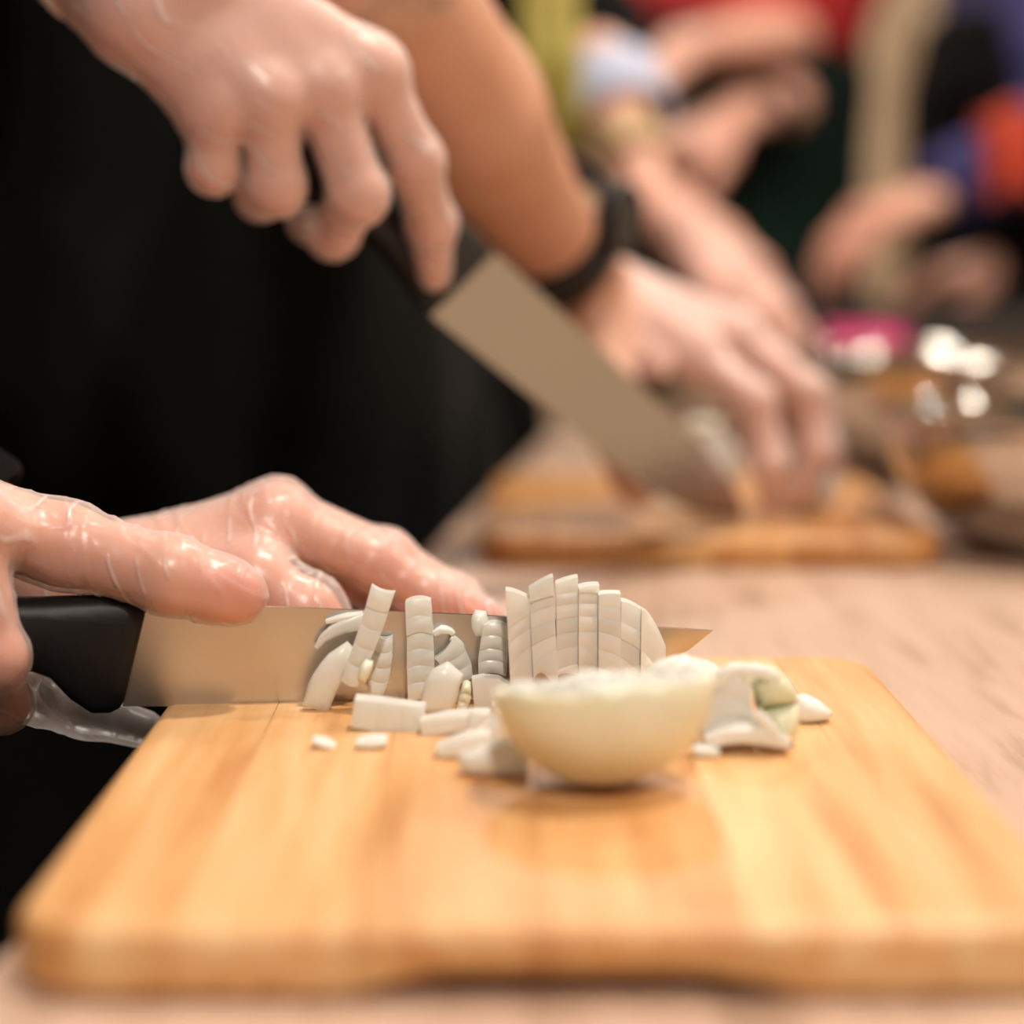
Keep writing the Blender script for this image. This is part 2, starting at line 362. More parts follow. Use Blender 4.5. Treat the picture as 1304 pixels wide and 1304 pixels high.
def prim_mesh(prims, h, k, xs=1.0, extra=None):
    """round cones -> mesh; xs squeezes the local x axis afterwards"""
    lo = np.min([np.minimum(p[0], p[1])-max(p[2], p[3]) for p in prims], 0)-3*h-k*.5; hi = np.max([np.maximum(p[0], p[1])+max(p[2], p[3]) for p in prims], 0)+3*h+k*.5
    f = Field(lo, hi, h)
    for p in prims: add(f, f.F, p, k, mg=k+3*h)
    V, Q = surface_nets(f.F, f.org, h); V = relax(V, Q, 2)
    V[:, 0] *= xs
    return V, Q
def join(parts):
    V = []; Q = []; T = []; n = 0
    for p in parts:
        V.append(p[0]); Q.append(p[1]+n); n += len(p[0]); T.append(p[2] if len(p) > 2 else np.zeros(len(p[0])))
    return np.concatenate(V), np.concatenate(Q), np.concatenate(T)
A = np.array
def place(V, base, ang):
    c, s = math.cos(ang), math.sin(ang)
    return np.stack([base[0]+c*V[:, 0]-s*V[:, 1], base[1]+s*V[:, 0]+c*V[:, 1], V[:, 2]], 1)
def plc(p, base, ang): return place(np.asarray(p, float)[None], base, ang)[0]

# ------------------------------------------------------------------ the room
mat('wall_paint', (.62, .46, .30), .85, noise=((1.5, 1.5, 1.5), (.66, .50, .34), 2))
mat('wall_panel', (.40, .245, .12), .6, noise=((3, 3, 1), (.46, .30, .16), 3))
mat('floor_vinyl', (.030, .024, .020), .6, noise=((3, 3, 3), (.042, .034, .028), 3))
mat('ceiling_paint', (.72, .68, .62), .9, noise=((2, 2, 2), (.76, .72, .66), 2))
mat('lamp_glass', (1, .9, .75), .4, emis=((1, .86, .68), 30))
mat('lamp_metal', (.8, .8, .8), .4, noise=((9, 9, 9), (.7, .7, .7), 1))
XL, XR, YF, YB, ZC = -1.9, 2.6, -2.2, 5.0, 2.7
tag(box('floor', (XL, YF, -.05), (XR, YB, 0), 'floor_vinyl'), 'dark worn vinyl kitchen floor', kind='structure')
tag(box('wall_back', (XL, YB, 0), (XR, YB+.1, ZC), 'wall_paint'), 'plain beige painted back wall', kind='structure')
tag(box('wall_left', (XL-.1, YF, 0), (XL, YB, ZC), 'wall_paint'), 'plain beige painted side wall behind the cooks', kind='structure')
tag(box('wall_right', (XR, YF, 0), (XR+.1, YB, ZC), 'wall_paint'), 'plain beige painted side wall across the table', kind='structure')
tag(box('ceiling', (XL, YF, ZC), (XR, YB, ZC+.1), 'ceiling_paint'), 'off white ceiling with round downlights', kind='structure')
tag(box('door_1', (.98, YB-.05, 0), (1.5, YB+.0, 2.1), 'wall_panel', bev=.006), 'plain tan wooden door in the back wall', kind='structure')
for i, (a, b) in enumerate(((.90, .98), (1.5, 1.58))):
    tag(box('trim_%d' % (i+1), (a, YB-.07, 0), (b, YB, 2.18), 'wall_paint', bev=.008), 'beige door casing upright', kind='structure')
for i, (x, y, e) in enumerate(LAMP_SPOTS):
    lp = empty('ceiling_downlight', (x, y, ZC))
    tag(lp, 'unseen round recessed downlight set in the off white ceiling', 'lamp', 'ceiling downlights')
    lathe('lamp_ring', [(.085, 0), (.11, 0), (.11, -.012), (.085, -.018), (.085, 0)], 'lamp_metal', lp, 32)
    lathe('lamp_lens', [(0, -.006), (.084, -.006), (.084, -.001), (0, -.001)], 'lamp_glass', lp, 32)
    ld = bpy.data.lights.new('lamp_light', 'AREA'); ld.shape = 'DISK'; ld.size = .15; ld.energy = e; ld.color = (1, .91, .815)
    lo = bpy.data.objects.new('lamp_light', ld); COL.objects.link(lo); lo.parent = lp; lo.location = (0, 0, -.03)

# ------------------------------------------------------------------ table
e0 = G(0, 1215, ZT); e1 = G(555, 690, ZT); ed = unit(e1-e0); en = A([ed[1], -ed[0], 0])
TANG = math.atan2(ed[1], ed[0])                      # direction of the table's left edge
tb = empty('work_table', (0, 0, 0)); tag(tb, 'long work table with a pale wood laminate top', 'table')
s0 = e0 + ed*(.12-e0[1])/ed[1]; tl, tw = 2.2, .92
def tpt(u, v, z): p = s0+ed*u+en*v; return (p[0], p[1], z)
th = .03
v = [tpt(0, 0, ZT-th), tpt(tl, 0, ZT-th), tpt(tl, tw, ZT-th), tpt(0, tw, ZT-th), tpt(0, 0, ZT), tpt(tl, 0, ZT), tpt(tl, tw, ZT), tpt(0, tw, ZT)]
o = mesh_obj('table_top', v, [(0,1,2,3),(7,6,5,4),(0,4,5,1),(1,5,6,2),(2,6,7,3),(3,7,4,0)], TABLE, tb, smooth=False); fix_normals(o); bevel(o, .002)
mat('table_steel', (.30, .30, .31), .4, metal=1, noise=((20, 20, 20), (.36, .36, .36), 1))
for u, vv in ((.08, .08), (tl-.08, .08), (.08, tw-.08), (tl-.08, tw-.08)):
    p = tpt(u, vv, 0); box('leg', (p[0]-.022, p[1]-.022, 0), (p[0]+.022, p[1]+.022, ZT-th), 'table_steel', tb, bev=.003)

# ------------------------------------------------------------------ cutting boards
def cutting_board(label, loc, rz, wd, dp, bounds, tints, thick=.0176, R=.022, r=.0045, notch=None, grp=None):
    root = empty('cutting_board', loc, rz); tag(root, label, 'cutting board', grp)
    def dist(x, y):
        qx = abs(x)-wd/2+R; qy = abs(y)-dp/2+R
        return -(math.hypot(max(qx, 0), max(qy, 0))+min(max(qx, qy), 0)-R)
    for (xa, xb), t in zip(zip(bounds[:-1], bounds[1:]), tints):
        xs = sorted(set([xa, xb]+[x for x in list(np.linspace(xa, xb, 5)) + [-wd/2+q for q in (.0004, .0012, .0025, .0045, .009, .015, .022)] + [wd/2-q for q in (.0004, .0012, .0025, .0045, .009, .015, .022)] if xa < x < xb]))
        xs[0] += .00012; xs[-1] -= .00012
        fr = np.array([0, .0012, .004, .008, .0135, .022, .032, .046]); us = np.concatenate([fr, np.linspace(.06, .94, 12), 1-fr[::-1]])
        V = []; nu = len(us)
        for x in xs:
            dx = min(R, wd/2-abs(x)); ins = R-math.sqrt(max(0, R*R-(R-dx)**2)); y0 = -dp/2+ins; y1 = dp/2-ins
            for u in us:
                y = y0+(y1-y0)*u; d = min(r, max(0, dist(x, y))); dz = r-math.sqrt(max(0, r*r-(r-d)**2))
                zb = -thick+dz*.7
                if notch and y < 0:
                    nx = min(1, max(0, (notch-abs(x-.004))/.02)); ny = max(0, 1-(y+dp/2)/.018); zb += .0058*nx*min(1, ny*1.6)
                V.append((x, y, -dz)); V.append((x, y, zb))
        F = []; nX = len(xs)
        I = lambda i, j, k: (i*nu+j)*2+k
        for i in range(nX-1):
            for j in range(nu-1):
                F.append((I(i,j,0), I(i+1,j,0), I(i+1,j+1,0), I(i,j+1,0))); F.append((I(i,j,1), I(i,j+1,1), I(i+1,j+1,1), I(i+1,j,1)))
            F.append((I(i,0,0), I(i,0,1), I(i+1,0,1), I(i+1,0,0))); F.append((I(i,nu-1,0), I(i+1,nu-1,0), I(i+1,nu-1,1), I(i,nu-1,1)))
        for j in range(nu-1):
            F.append((I(0,j,0), I(0,j+1,0), I(0,j+1,1), I(0,j,1))); F.append((I(nX-1,j,0), I(nX-1,j,1), I(nX-1,j+1,1), I(nX-1,j+1,0)))
        o = mesh_obj('plank', V, F, BOARD, root); fix_normals(o); sharp(o, 50); o.color = (*t, 1)
    return root
cs = [G(5, 1180, ZB), G(1413, 1180, ZB), G(256, 835, ZB), G(1095, 835, ZB)]
bc = sum(cs)/4; bw = .252; bdp = .327
bx = lambda px: G(px, 1192, ZB)[0]-bc[0]
bnd = [-bw/2, bx(205), bx(440), bx(690), bx(960), bx(1220), bw/2]
cutting_board('large pale wooden cutting board with rounded corners under the diced onion', (bc[0], bc[1], ZB), math.radians(.4), bw, bdp, bnd,
    [(.98, .93, .87), (1.06, 1.06, 1.06), (.93, .85, .74), (.96, .86, .74), (1.04, 1.03, 1.0), (.97, .96, .93)], notch=.052)
f2 = G(905, 684, ZB)
cutting_board('worn brown cutting board under the second cook\'s hands', (f2[0]+.004, f2[1]+.165, ZB), math.radians(-1.2), .25, .327,
    [-.125, -.084, -.045, .0, .042, .085, .125], [(.80, .66, .50), (.84, .70, .55), (.95, .86, .72), (.92, .80, .62), (.74, .58, .42), (.76, .60, .44)])

# ------------------------------------------------------------------ people
def torso(base, ang, hip=.165, ch=.150, sh=.20, xs=.70, h=.008):
    pr = [((0, -.07, .96), (0, .07, .96), hip*.86, hip*.86), ((0, -.06, 1.10), (0, .06, 1.10), hip*.70, hip*.70), ((0, -.07, 1.27), (0, .07, 1.27), ch*.86, ch*.86), ((0, -sh*.80, 1.41), (0, sh*.80, 1.41), .060, .060), ((0, 0, 1.38), (0, 0, 1.46), .09, .06)]
    pr = [(A(a, float), A(b, float), r, q) for a, b, r, q in pr]
    V, Q = prim_mesh(pr, h, .07, xs); return place(V, base, ang), Q
def head(base, ang, z0=1.46):
    q = lambda *p: plc(p, base, ang)
    pr = [(q(0, 0, z0), q(.01, 0, z0+.09), .052, .050), (q(.0, 0, z0+.19), q(.025, 0, z0+.18), .085, .080), (q(.035, 0, z0+.11), q(.055, 0, z0+.085), .058, .036), (q(.098, 0, z0+.165), q(.115, 0, z0+.128), .010, .013),
          (q(.07, -.03, z0+.13), q(.07, .03, z0+.13), .03, .03), (q(-.005, -.082, z0+.17), q(-.008, -.084, z0+.13), .013, .009), (q(-.005, .082, z0+.17), q(-.008, .084, z0+.13), .013, .009), (q(.085, -.02, z0+.093), q(.085, .02, z0+.093), .010, .010)]
    V, Q = prim_mesh(pr, .005, .02); return V, Q
def hair(base, ang, z0=1.46):
    q = lambda *p: plc(p, base, ang)
    pr = [(q(-.02, 0, z0+.205), q(.01, 0, z0+.215), .092, .084), (q(-.055, -.03, z0+.12), q(-.055, .03, z0+.12), .055, .055)]
    return prim_mesh(pr, .006, .03)
def apron(base, ang, hip=.165, ch=.15, xs=.70, seed=0, z0=.42, z1=1.36, ext=105, bib=None):
    n, m = 64, 60; V = []; r = np.random.default_rng(seed); ph = r.uniform(0, 6.28, 6)
    for layer in (0, 1):
        for j in range(m):
            z = z0+(z1-z0)*j/(m-1)
            hw = (hip*.86+.07) if z < .98 else np.interp(z, [.98, 1.10, 1.27, 1.36], [hip*.86+.07, hip*.76+.065, ch*.88+.07, ch*.80+.06])
            wdt = math.radians(ext if z < 1.06 else np.interp(z, [1.06, 1.12, 1.36], [ext, bib or 70, bib or 38]))
            for i in range(n):
                a = wdt*(2*i/(n-1)-1)
                fold = (.010*math.sin(a*7+ph[0]+z*1.5)+.006*math.sin(a*13+ph[1]-z*3)+.004*math.sin(z*22+a*4+ph[2]))*(1.3 if z < .95 else .7)
                R = hw+.012+fold+(.02*(1-z/.98) if z < .98 else 0)-layer*.0025
                V.append((R*math.cos(a)*(xs if z > .9 else xs+.10*(.9-z)), R*math.sin(a), z))
    V = place(A(V), base, ang); F = []
    I = lambda l, j, i: l*n*m+j*n+i
    for j in range(m-1):
        for i in range(n-1):
            F.append((I(0,j,i), I(0,j,i+1), I(0,j+1,i+1), I(0,j+1,i))); F.append((I(1,j,i), I(1,j+1,i), I(1,j+1,i+1), I(1,j,i+1)))
        F.append((I(0,j,0), I(0,j+1,0), I(1,j+1,0), I(1,j,0))); F.append((I(0,j,n-1), I(1,j,n-1), I(1,j+1,n-1), I(0,j+1,n-1)))
    for i in range(n-1):
        F.append((I(0,0,i), I(1,0,i), I(1,0,i+1), I(0,0,i+1))); F.append((I(0,m-1,i), I(0,m-1,i+1), I(1,m-1,i+1), I(1,m-1,i)))
    return V, np.array(F)
def person(label, base, ang, hands, sleeves, shirt, apr, trous, skin=SKIN, vox=.0016, aprseed=0, hip=.165, ch=.15, hs=(1, 1), grp=None, apron_on=True, tan=0., bib=None):
    """hands: list of joint dicts (with elbow E); sleeves: elbow->shoulder points, fraction covered"""
    root = empty('person', (base[0], base[1], 0), ang); tag(root, label, 'person', grp)
    bpy.context.view_layer.update(); inv = np.array(root.matrix_world.inverted())
    loc = lambda V: V@inv[:3, :3].T+inv[:3, 3]
    q = lambda *p: plc(p, base, ang)
    parts = [torso(base, ang, hip*.96, ch*.96), head(base, ang)]
    for H, s, (shd, frac, slr) in zip(hands, hs, sleeves):
        hm = hand_mesh(H, s, vox)
        if tan: hm = (hm[0], hm[1], np.maximum(hm[2], tan*np.clip(((hm[0]-H['W'])@unit(H['E']-H['W'])+.005)/.02, 0, 1)))
        parts.append(hm)
        ua = prim_mesh([(H['E'], shd, .036*s, .045), (H['E'], H['E']+1e-4, .037*s, .037*s)], .005, .02); parts.append((ua[0], ua[1], np.full(len(ua[0]), float(tan))))
    V, Q, T = join(parts); mesh_obj('body', loc(V), Q, skin, root, tint=T)
    sp = [torso(base, ang, hip*1.02, ch*1.03)]
    for H, s, (shd, frac, slr) in zip(hands, hs, sleeves):
        path = [shd]+([H['E']] if frac > .6 else []); 
        if frac <= 1: end = shd+(H['E']-shd)*frac; pr = [(shd, end, .062, slr)]
        else: end = H['E']+(H['W']-H['E'])*(frac-1); pr = [(shd, H['E'], .062, slr+.004), (H['E'], end, slr+.004, slr-.004)]
        sp.append(prim_mesh(pr, .006, .02))
    V, Q, T = join(sp); mesh_obj('shirt', loc(V), Q, shirt, root)
    legs = []
    for s in (-1, 1): legs.append(prim_mesh([(q(0, s*.085, .93), q(.01, s*.095, .50), .098, .064), (q(.01, s*.095, .50), q(-.01, s*.10, .09), .066, .055)], .010, .05))
    V, Q, T = join(legs); mesh_obj('trousers', loc(V), Q, trous, root)
    for s in (-1, 1):
        V, Q = prim_mesh([(q(-.03, s*.10, .040), q(.13, s*.115, .030), .040, .031), (q(-.03, s*.10, .05), q(-.01, s*.10, .10), .038, .046)], .006, .03)
        V[:, 2] = np.maximum(V[:, 2], 0.001); mesh_obj('shoe', loc(V), Q, SHOE, root)
    V, Q = hair(base, ang); mesh_obj('hair', loc(V), Q, HAIR, root)
    if apron_on:
        V, F = apron(base, ang, hip*1.02, ch*1.03, seed=aprseed, bib=bib); mesh_obj('apron', loc(V), F, apr, root)
    return root, loc
def glove(root, loc, H, s, h, **kw):
    V, Q = glove_mesh(H, s, h, **kw); return mesh_obj('glove', loc(V), Q, GLOVE, root)
def chain(mcp, spec, last=None):       # spec: (px, py, L, sgn)*3
    out = [mcp]
    for px, py, L, sg in spec: out.append(J(out[-1], px, py, L, sg))
    return out

# --- first cook, right hand on the knife, thumb along the spine
TE = math.atan2(ed[1], ed[0]) - math.pi/2            # people at the left edge face across the table
R1 = dict(W=P(-175, 640, .700), E=P(-175, 640, .700)+A([-.20, -.06, .13]))
R1['I'] = [P(-42, 668, .684), P(-6, 838, .683), P(2, 896, .703), P(10, 890, .722)]
R1['M'] = [P(-95, 690, .680), P(-80, 850, .680), P(-60, 905, .705), P(-20, 888, .726)]
R1['R'] = [P(-150, 712, .676), P(-160, 850, .678), P(-140, 900, .705), P(-100, 880, .728)]
R1['L'] = [P(-205, 722, .674), P(-220, 842, .677), P(-200, 885, .706), P(-170, 865, .726)]
R1['T'] = [P(-85, 650, .712), P(82, 694, .709), P(218, 733, .7000), P(305, 758, .7025)]
R1['N'] = A([0, .95, -.2])
L1 = dict(W=P(80, 742, .800))
L1['E'] = L1['W']+A([-.200, -.01, .135])
L1['I'] = chain(P(348, 666, .792), [(478, 718, .043, 1), (562, 766, .026, -1), (612, 788, .021, -1)])
L1['M'] = chain(P(352, 654, .812), [(492, 710, .047, 1), (578, 763, .030, -1), (624, 791, .021, -1)])
L1['R'] = chain(P(345, 658, .832), [(480, 718, .044, 1), (565, 768, .028, -1), (605, 796, .021, -1)])
L1['L'] = chain(P(325, 673, .850), [(430, 733, .036, 1), (490, 766, .021, -1), (530, 801, .019, -1)])
L1['T'] = [P(170, 730, .786), P(322, 740, .770), P(386, 781, .766), P(424, 820, .768)]
L1['N'] = A([.1, -.55, -.8])
b1 = (-.43, .80)
root1, loc1 = person('person in a black apron and clear gloves dicing the onion on the near board', b1, TE, [R1, L1],
    [(plc((0, -.19, 1.41), b1, TE), .9, .052), (plc((0, .19, 1.41), b1, TE), .9, .052)], CLOTH_T, CLOTH_K, CLOTH_D, vox=.0011, hs=(1.0, 1.0))
ex1 = [(P(50, 890, .722), P(110, 905, .735), .009, .008), (P(110, 905, .735), P(185, 930, .742), .0085, .006)]
fo = []
for px, py, a in ((300, 640, .25), (322, 660, .22), (345, 640, .05), (372, 650, -.1), (400, 700, -.25), (210, 690, .1), (235, 680, .1), (440, 680, -.6), (480, 720, -.9), (530, 735, -.8)):
    fo.append((P(px, py, .79), (math.cos(a), .15, math.sin(a)*.9), .0014, .016, .0011))
glove(root1, loc1, L1, 1.0, .0011, folds=fo, seed=3, extra=[(P(345, 745, .768), P(400, 775, .768), .010, .011), (P(590, 772, .79), P(645, 800, .79), .0062, .003)], cuff=.022)
fo = []
for px, py, a in ((150, 660, .9), (185, 680, 1.1), (120, 720, 1.35), (100, 730, 1.3), (260, 705, 1.2), (250, 770, 1.3), (40, 660, .1), (300, 735, .5)):
    fo.append((P(px, py, .70), (math.sin(a)*.9+.1, .1, math.cos(a)), .0014, .014, .0010))
glove(root1, loc1, R1, 1.0, .0011, folds=fo, seed=11, extra=ex1, cuff=.06, off=.0008)

# --- second cook
R2 = dict(W=P(205, -20, .872), wr=.020); R2['E'] = R2['W']+A([-.15, .13, .15])
R2['I'] = [P(472, 92, .895), P(528, 205, .912), P(549, 285, .940), P(552, 348, .955)]
R2['M'] = [P(412, 114, .884), P(456, 248, .890), P(424, 296, .920), P(390, 285, .945)]
R2['R'] = [P(342, 126, .872), P(352, 238, .880), P(332, 248, .905), P(345, 225, .925)]
R2['L'] = [P(278, 138, .870), P(272, 214, .876), P(268, 212, .896), P(285, 190, .915)]
R2['T'] = [P(300, 10, .905), P(430, 110, .950), P(500, 220, .985), P(540, 300, 1.005)]
R2['N'] = A([-.1, .75, -.6])
L2 = dict(W=P(738, 352, 1.215), wr=.0205, we=.037)
L2['E'] = J(L2['W'], 470, -35, .27, -1)
L2['I'] = chain(P(885, 447, 1.205), [(962, 512, .047, -1), (980, 590, .030, 1), (985, 636, .022, 1)])
L2['M'] = chain(P(930, 428, 1.228), [(1030, 500, .052, -1), (1040, 575, .031, 1), (1018, 630, .022, 1)])
L2['R'] = chain(P(940, 425, 1.252), [(1035, 505, .047, 1), (1050, 580, .029, 1), (1030, 625, .022, 1)])
L2['L'] = chain(P(935, 432, 1.275), [(1010, 510, .039, 1), (1030, 570, .023, 1), (1020, 605, .019, 1)])
L2['T'] = [P(762, 405, 1.192), P(775, 492, 1.168), P(790, 562, 1.165), P(812, 622, 1.165)]
L2['N'] = A([-.1, -.3, -.95])
b2 = (-.222, 1.50); a2 = TE-.62
root2, loc2 = person('person in a black apron and black wristwatch cutting on the second board', b2, a2, [R2, L2],
    [(plc((0, -.20, 1.41), b2, a2), .8, .055), (plc((0, .20, 1.41), b2, a2), .8, .055)], CLOTH_T, CLOTH_K, CLOTH_T, vox=.0018, aprseed=5, hip=.175, hs=(1.2, 1.15), tan=.85, skin=SKIN_WARM)
glove(root2, loc2, R2, 1.2, .0018, cuff=.02, amp=.0004, seed=21)
glove(root2, loc2, L2, 1.15, .0018, cuff=-.005, amp=.0005, seed=31)

# --- third cook, further along the same side
R3 = dict(W=P(832, 262, 1.74)); R3['E'] = P(748, 40, 1.86)
R3['I'] = chain(P(925, 352, 1.71), [(972, 402, .045, -1), (998, 440, .027, 1), (1008, 465, .021, 1)])
R3['M'] = chain(P(940, 346, 1.73), [(990, 395, .050, -1), (1015, 432, .03, 1), (1020, 462, .021, 1)])
R3['R'] = chain(P(945, 342, 1.755), [(998, 392, .046, -1), (1020, 430, .028, 1), (1026, 455, .02, 1)])
R3['L'] = chain(P(940, 345, 1.78), [(985, 390, .037, -1), (1005, 422, .022, 1), (1012, 444, .018, 1)])
R3['T'] = [P(860, 290, 1.715), P(905, 372, 1.69), P(930, 415, 1.68), P(950, 445, 1.68)]
R3['N'] = A([-.1, -.3, -.95])
b3 = (-.13, 2.10)
L3 = {k: ([p+A([.02, .34, .03]) for p in v] if isinstance(v, list) else (v+A([.02, .34, .03]) if k != 'N' else v)) for k, v in R3.items()}
root3, loc3 = person('person in a black shirt reaching past the second cook to the steel bowls', b3, TE, [R3, L3],
    [(plc((0, -.20, 1.41), b3, TE), 1.46, .042), (plc((0, .20, 1.41), b3, TE), 1.3, .05)], CLOTH_T, CLOTH_K, CLOTH_T, vox=.003, aprseed=8, hs=(1.05, 1.05))
glove(root3, loc3, R3, 1.05, .003, cuff=-.02, amp=.0003, seed=41)

# --- fourth cook at the table's far end, red shirt
def simple_hand(W, E, fw, nrm, curl=.5, side=1):
    fw = unit(A(fw, float)); nrm = unit(A(nrm, float)-fw*(A(nrm, float)@fw)); lat = np.cross(nrm, fw)*side
    H = dict(W=A(W, float), E=A(E, float), N=nrm)
    for q, (k, Ls) in enumerate(dict(I=(.088, .045, .027, .02), M=(.09, .05, .03, .021), R=(.086, .046, .028, .02), L=(.08, .037, .022, .018)).items()):
        p = [H['W']+fw*Ls[0]+lat*(.03-.02*q)]; d = fw
        for L in Ls[1:]:
            d = unit(d*math.cos(curl)+nrm*math.sin(curl)) if True else d; p.append(p[-1]+d*L)
            nrm2 = unit(nrm-d*(nrm@d)) if abs(nrm@d) < .99 else nrm
        H[k] = p
    t0 = H['W']+fw*.022+lat*.022+nrm*.008; d = unit(fw*.7+lat*.7+nrm*.35); t1 = t0+d*.044; d = unit(fw*.85+lat*.3+nrm*.4); t2 = t1+d*.033
    H['T'] = [t0, t1, t2, t2+d*.024]; return H
b4 = (.30, 2.86); a4 = math.radians(212)
w4 = P(815, 95, 2.50); w4b = P(880, 172, 2.55)
R4 = simple_hand(P(872, 60, 2.52), P(1010, 45, 2.70), P(800, 115, 2.47)-P(872, 60, 2.52), (0, .2, -1), .35)
L4 = simple_hand(P(935, 150, 2.55), P(1020, 120, 2.76), (-.8, -.3, -.35), (0, .2, -1), .3, -1)
root4, loc4 = person('person in a red shirt and dark green apron beyond the table end', b4, a4, [R4, L4],
    [(plc((0, -.19, 1.41), b4, a4), .95, .055), (plc((0, .19, 1.41), b4, a4), .95, .055)], CLOTH_R, CLOTH_G, CLOTH_T, vox=.004, aprseed=12, bib=115)
# --- fifth cook on the right side, navy top
b5 = (.665, 2.74); a5 = math.radians(190)
R5 = simple_hand(P(1195, 245, 2.42), P(1330, 190, 2.55), P(1110, 278, 2.40)-P(1195, 245, 2.42), (0, .2, -1), .5)
L5 = simple_hand(P(1290, 320, 2.62), P(1420, 270, 2.70), (-.9, .1, -.3), (0, .1, -1), .3, -1)
root5, loc5 = person('person in a navy top standing across the table beside the red towel', b5, a5, [R5, L5],
    [(plc((0, -.19, 1.41), b5, a5), 1.88, .050), (plc((0, .19, 1.41), b5, a5), 1.88, .050)], CLOTH_N, CLOTH_T, CLOTH_D, vox=.004, aprseed=15, apron_on=True)

# ------------------------------------------------------------------ knives
def blade_mesh(name, top, bot, nrm, t_sp, m, parent):
    """top/bot: matched spine and edge points heel->tip; nrm: face normal"""
    V = []; F = []; n = len(top); prof = ((0, 1), (.25, .92), (.6, .6), (.9, .22), (1, .03))
    k = len(prof)
    for i in range(n):
        for sg in (1, -1):
            for u, tt in prof: V.append(top[i]*(1-u)+bot[i]*u+nrm*sg*t_sp*tt*(1 if i < n-1 else .3))
    I = lambda i, s, j: (i*2+s)*k+j
    for i in range(n-1):
        for j in range(k-1):
            F.append((I(i,0,j), I(i,0,j+1), I(i+1,0,j+1), I(i+1,0,j))); F.append((I(i,1,j), I(i+1,1,j), I(i+1,1,j+1), I(i,1,j+1)))
        F.append((I(i,0,0), I(i+1,0,0), I(i+1,1,0), I(i,1,0))); F.append((I(i,0,k-1), I(i,1,k-1), I(i+1,1,k-1), I(i+1,0,k-1)))
    for i in (0, n-1):
        for j in range(k-1): F.append((I(i,0,j), I(i,1,j), I(i,1,j+1), I(i,0,j+1)))
    o = mesh_obj(name, V, F, m, parent); fix_normals(o); sharp(o, 25); return o
def handle_mesh(name, top, bot, nrm, half, m, parent, n=16):
    """superelliptic sections between matched top and bottom points"""
    V = []; F = []; N = len(top)
    for i in range(N):
        c = (top[i]+bot[i])/2; hv = (top[i]-bot[i])/2; sc = half[i]
        for q in range(n):
            a = 2*math.pi*q/n; ca, sa = math.cos(a), math.sin(a); f = lambda x: math.copysign(abs(x)**.6, x)
            V.append(c+hv*f(sa)+nrm*sc*f(ca))
    for i in range(N-1):
        for q in range(n): F.append((i*n+q, i*n+(q+1) % n, (i+1)*n+(q+1) % n, (i+1)*n+q))
    F.append(tuple(range(n))); F.append(tuple(range((N-1)*n, N*n)))
    o = mesh_obj(name, V, F, m, parent); fix_normals(o); sharp(o, 60); return o
YK0, YK1 = G(180, 899, ZB)[1], G(180, 899, ZB)[1]+.022
def yk(px): return YK0+(YK1-YK0)*(px-155)/750.
K1 = empty('chef_knife', tuple(P(60, 820, yk(60)))); tag(K1, 'chef knife with black plastic handle slicing through the onion on the near board', 'knife')
k1o = A(K1.location)
sp = [(186, 766), (260, 768), (340, 772), (430, 775.5), (520, 779), (610, 783), (700, 788), (780, 794), (850, 799), (885, 801), (908, 802.5)]
eg = [(156, 899.5), (235, 899.5), (320, 899), (415, 898), (510, 895), (605, 891), (700, 882), (775, 870), (835, 848), (877, 828), (906, 804.5)]
nk = unit(np.cross(P(850, 850, yk(850))-P(200, 850, yk(200)), A([0, 0, 1.])))
tp = [P(x, y, yk(x)) for x, y in sp]; bt = [P(x, y, yk(x)) for x, y in eg]
blade_mesh('blade', [p-k1o for p in tp], [p-k1o for p in bt], nk, .0010, STEEL, K1)
ht = [(188, 769), (184, 765), (165, 761), (130, 757), (90, 758), (50, 760), (0, 760), (-60, 758), (-130, 762), (-190, 772), (-215, 790)]
hb = [(158, 893), (152, 902), (140, 908), (118, 908), (92, 890), (66, 862), (20, 845), (-60, 842), (-130, 846), (-190, 850), (-214, 830)]
hh = [.0045, .0062, .0072, .0082, .0092, .0098, .010, .0105, .0105, .0100, .006]
handle_mesh('handle', [P(x, y, yk(x))-k1o for x, y in ht], [P(x, y, yk(x))-k1o for x, y in hb], nk, hh, BLACKP, K1)

hl = P(583, 360, .985); tipp = P(948, 660, 1.168)
K2 = empty('chef_knife', tuple(hl)); tag(K2, 'wide chef knife in the second cook\'s hand pointing down at the far board', 'knife')
def k2(px, py):                        # the blade's plane holds heel and tip and is seen nearly face on
    d = ray(px, py); u = unit(tipp-hl); n = unit(np.cross(u, unit(np.cross(u, A([.45, -.75, .48]))))); return CAM+d*(((hl-CAM)@n)/(d@n))
u2 = unit(tipp-hl); n2 = unit(np.cross(u2, unit(np.cross(u2, A([.45, -.75, .48])))))
sp2 = [(628, 322), (690, 378), (750, 433), (810, 488), (860, 535), (905, 582), (935, 622), (949, 655)]
eg2 = [(548, 402), (605, 448), (660, 492), (720, 540), (780, 588), (835, 628), (890, 655), (946, 662)]
blade_mesh('blade', [k2(*p)-hl for p in sp2], [k2(*p)-hl for p in eg2], n2, .0012, STEEL, K2)
h2t = [(622, 318), (604, 304), (570, 278), (530, 245), (480, 205), (430, 165), (390, 135), (370, 128)]
h2b = [(550, 396), (535, 380), (518, 352), (490, 312), (440, 268), (390, 226), (352, 190), (350, 170)]
handle_mesh('handle', [k2(*p)-hl for p in h2t], [k2(*p)-hl for p in h2b], n2, [.005, .008, .0095, .011, .0115, .0115, .011, .006], BLACKP, K2)

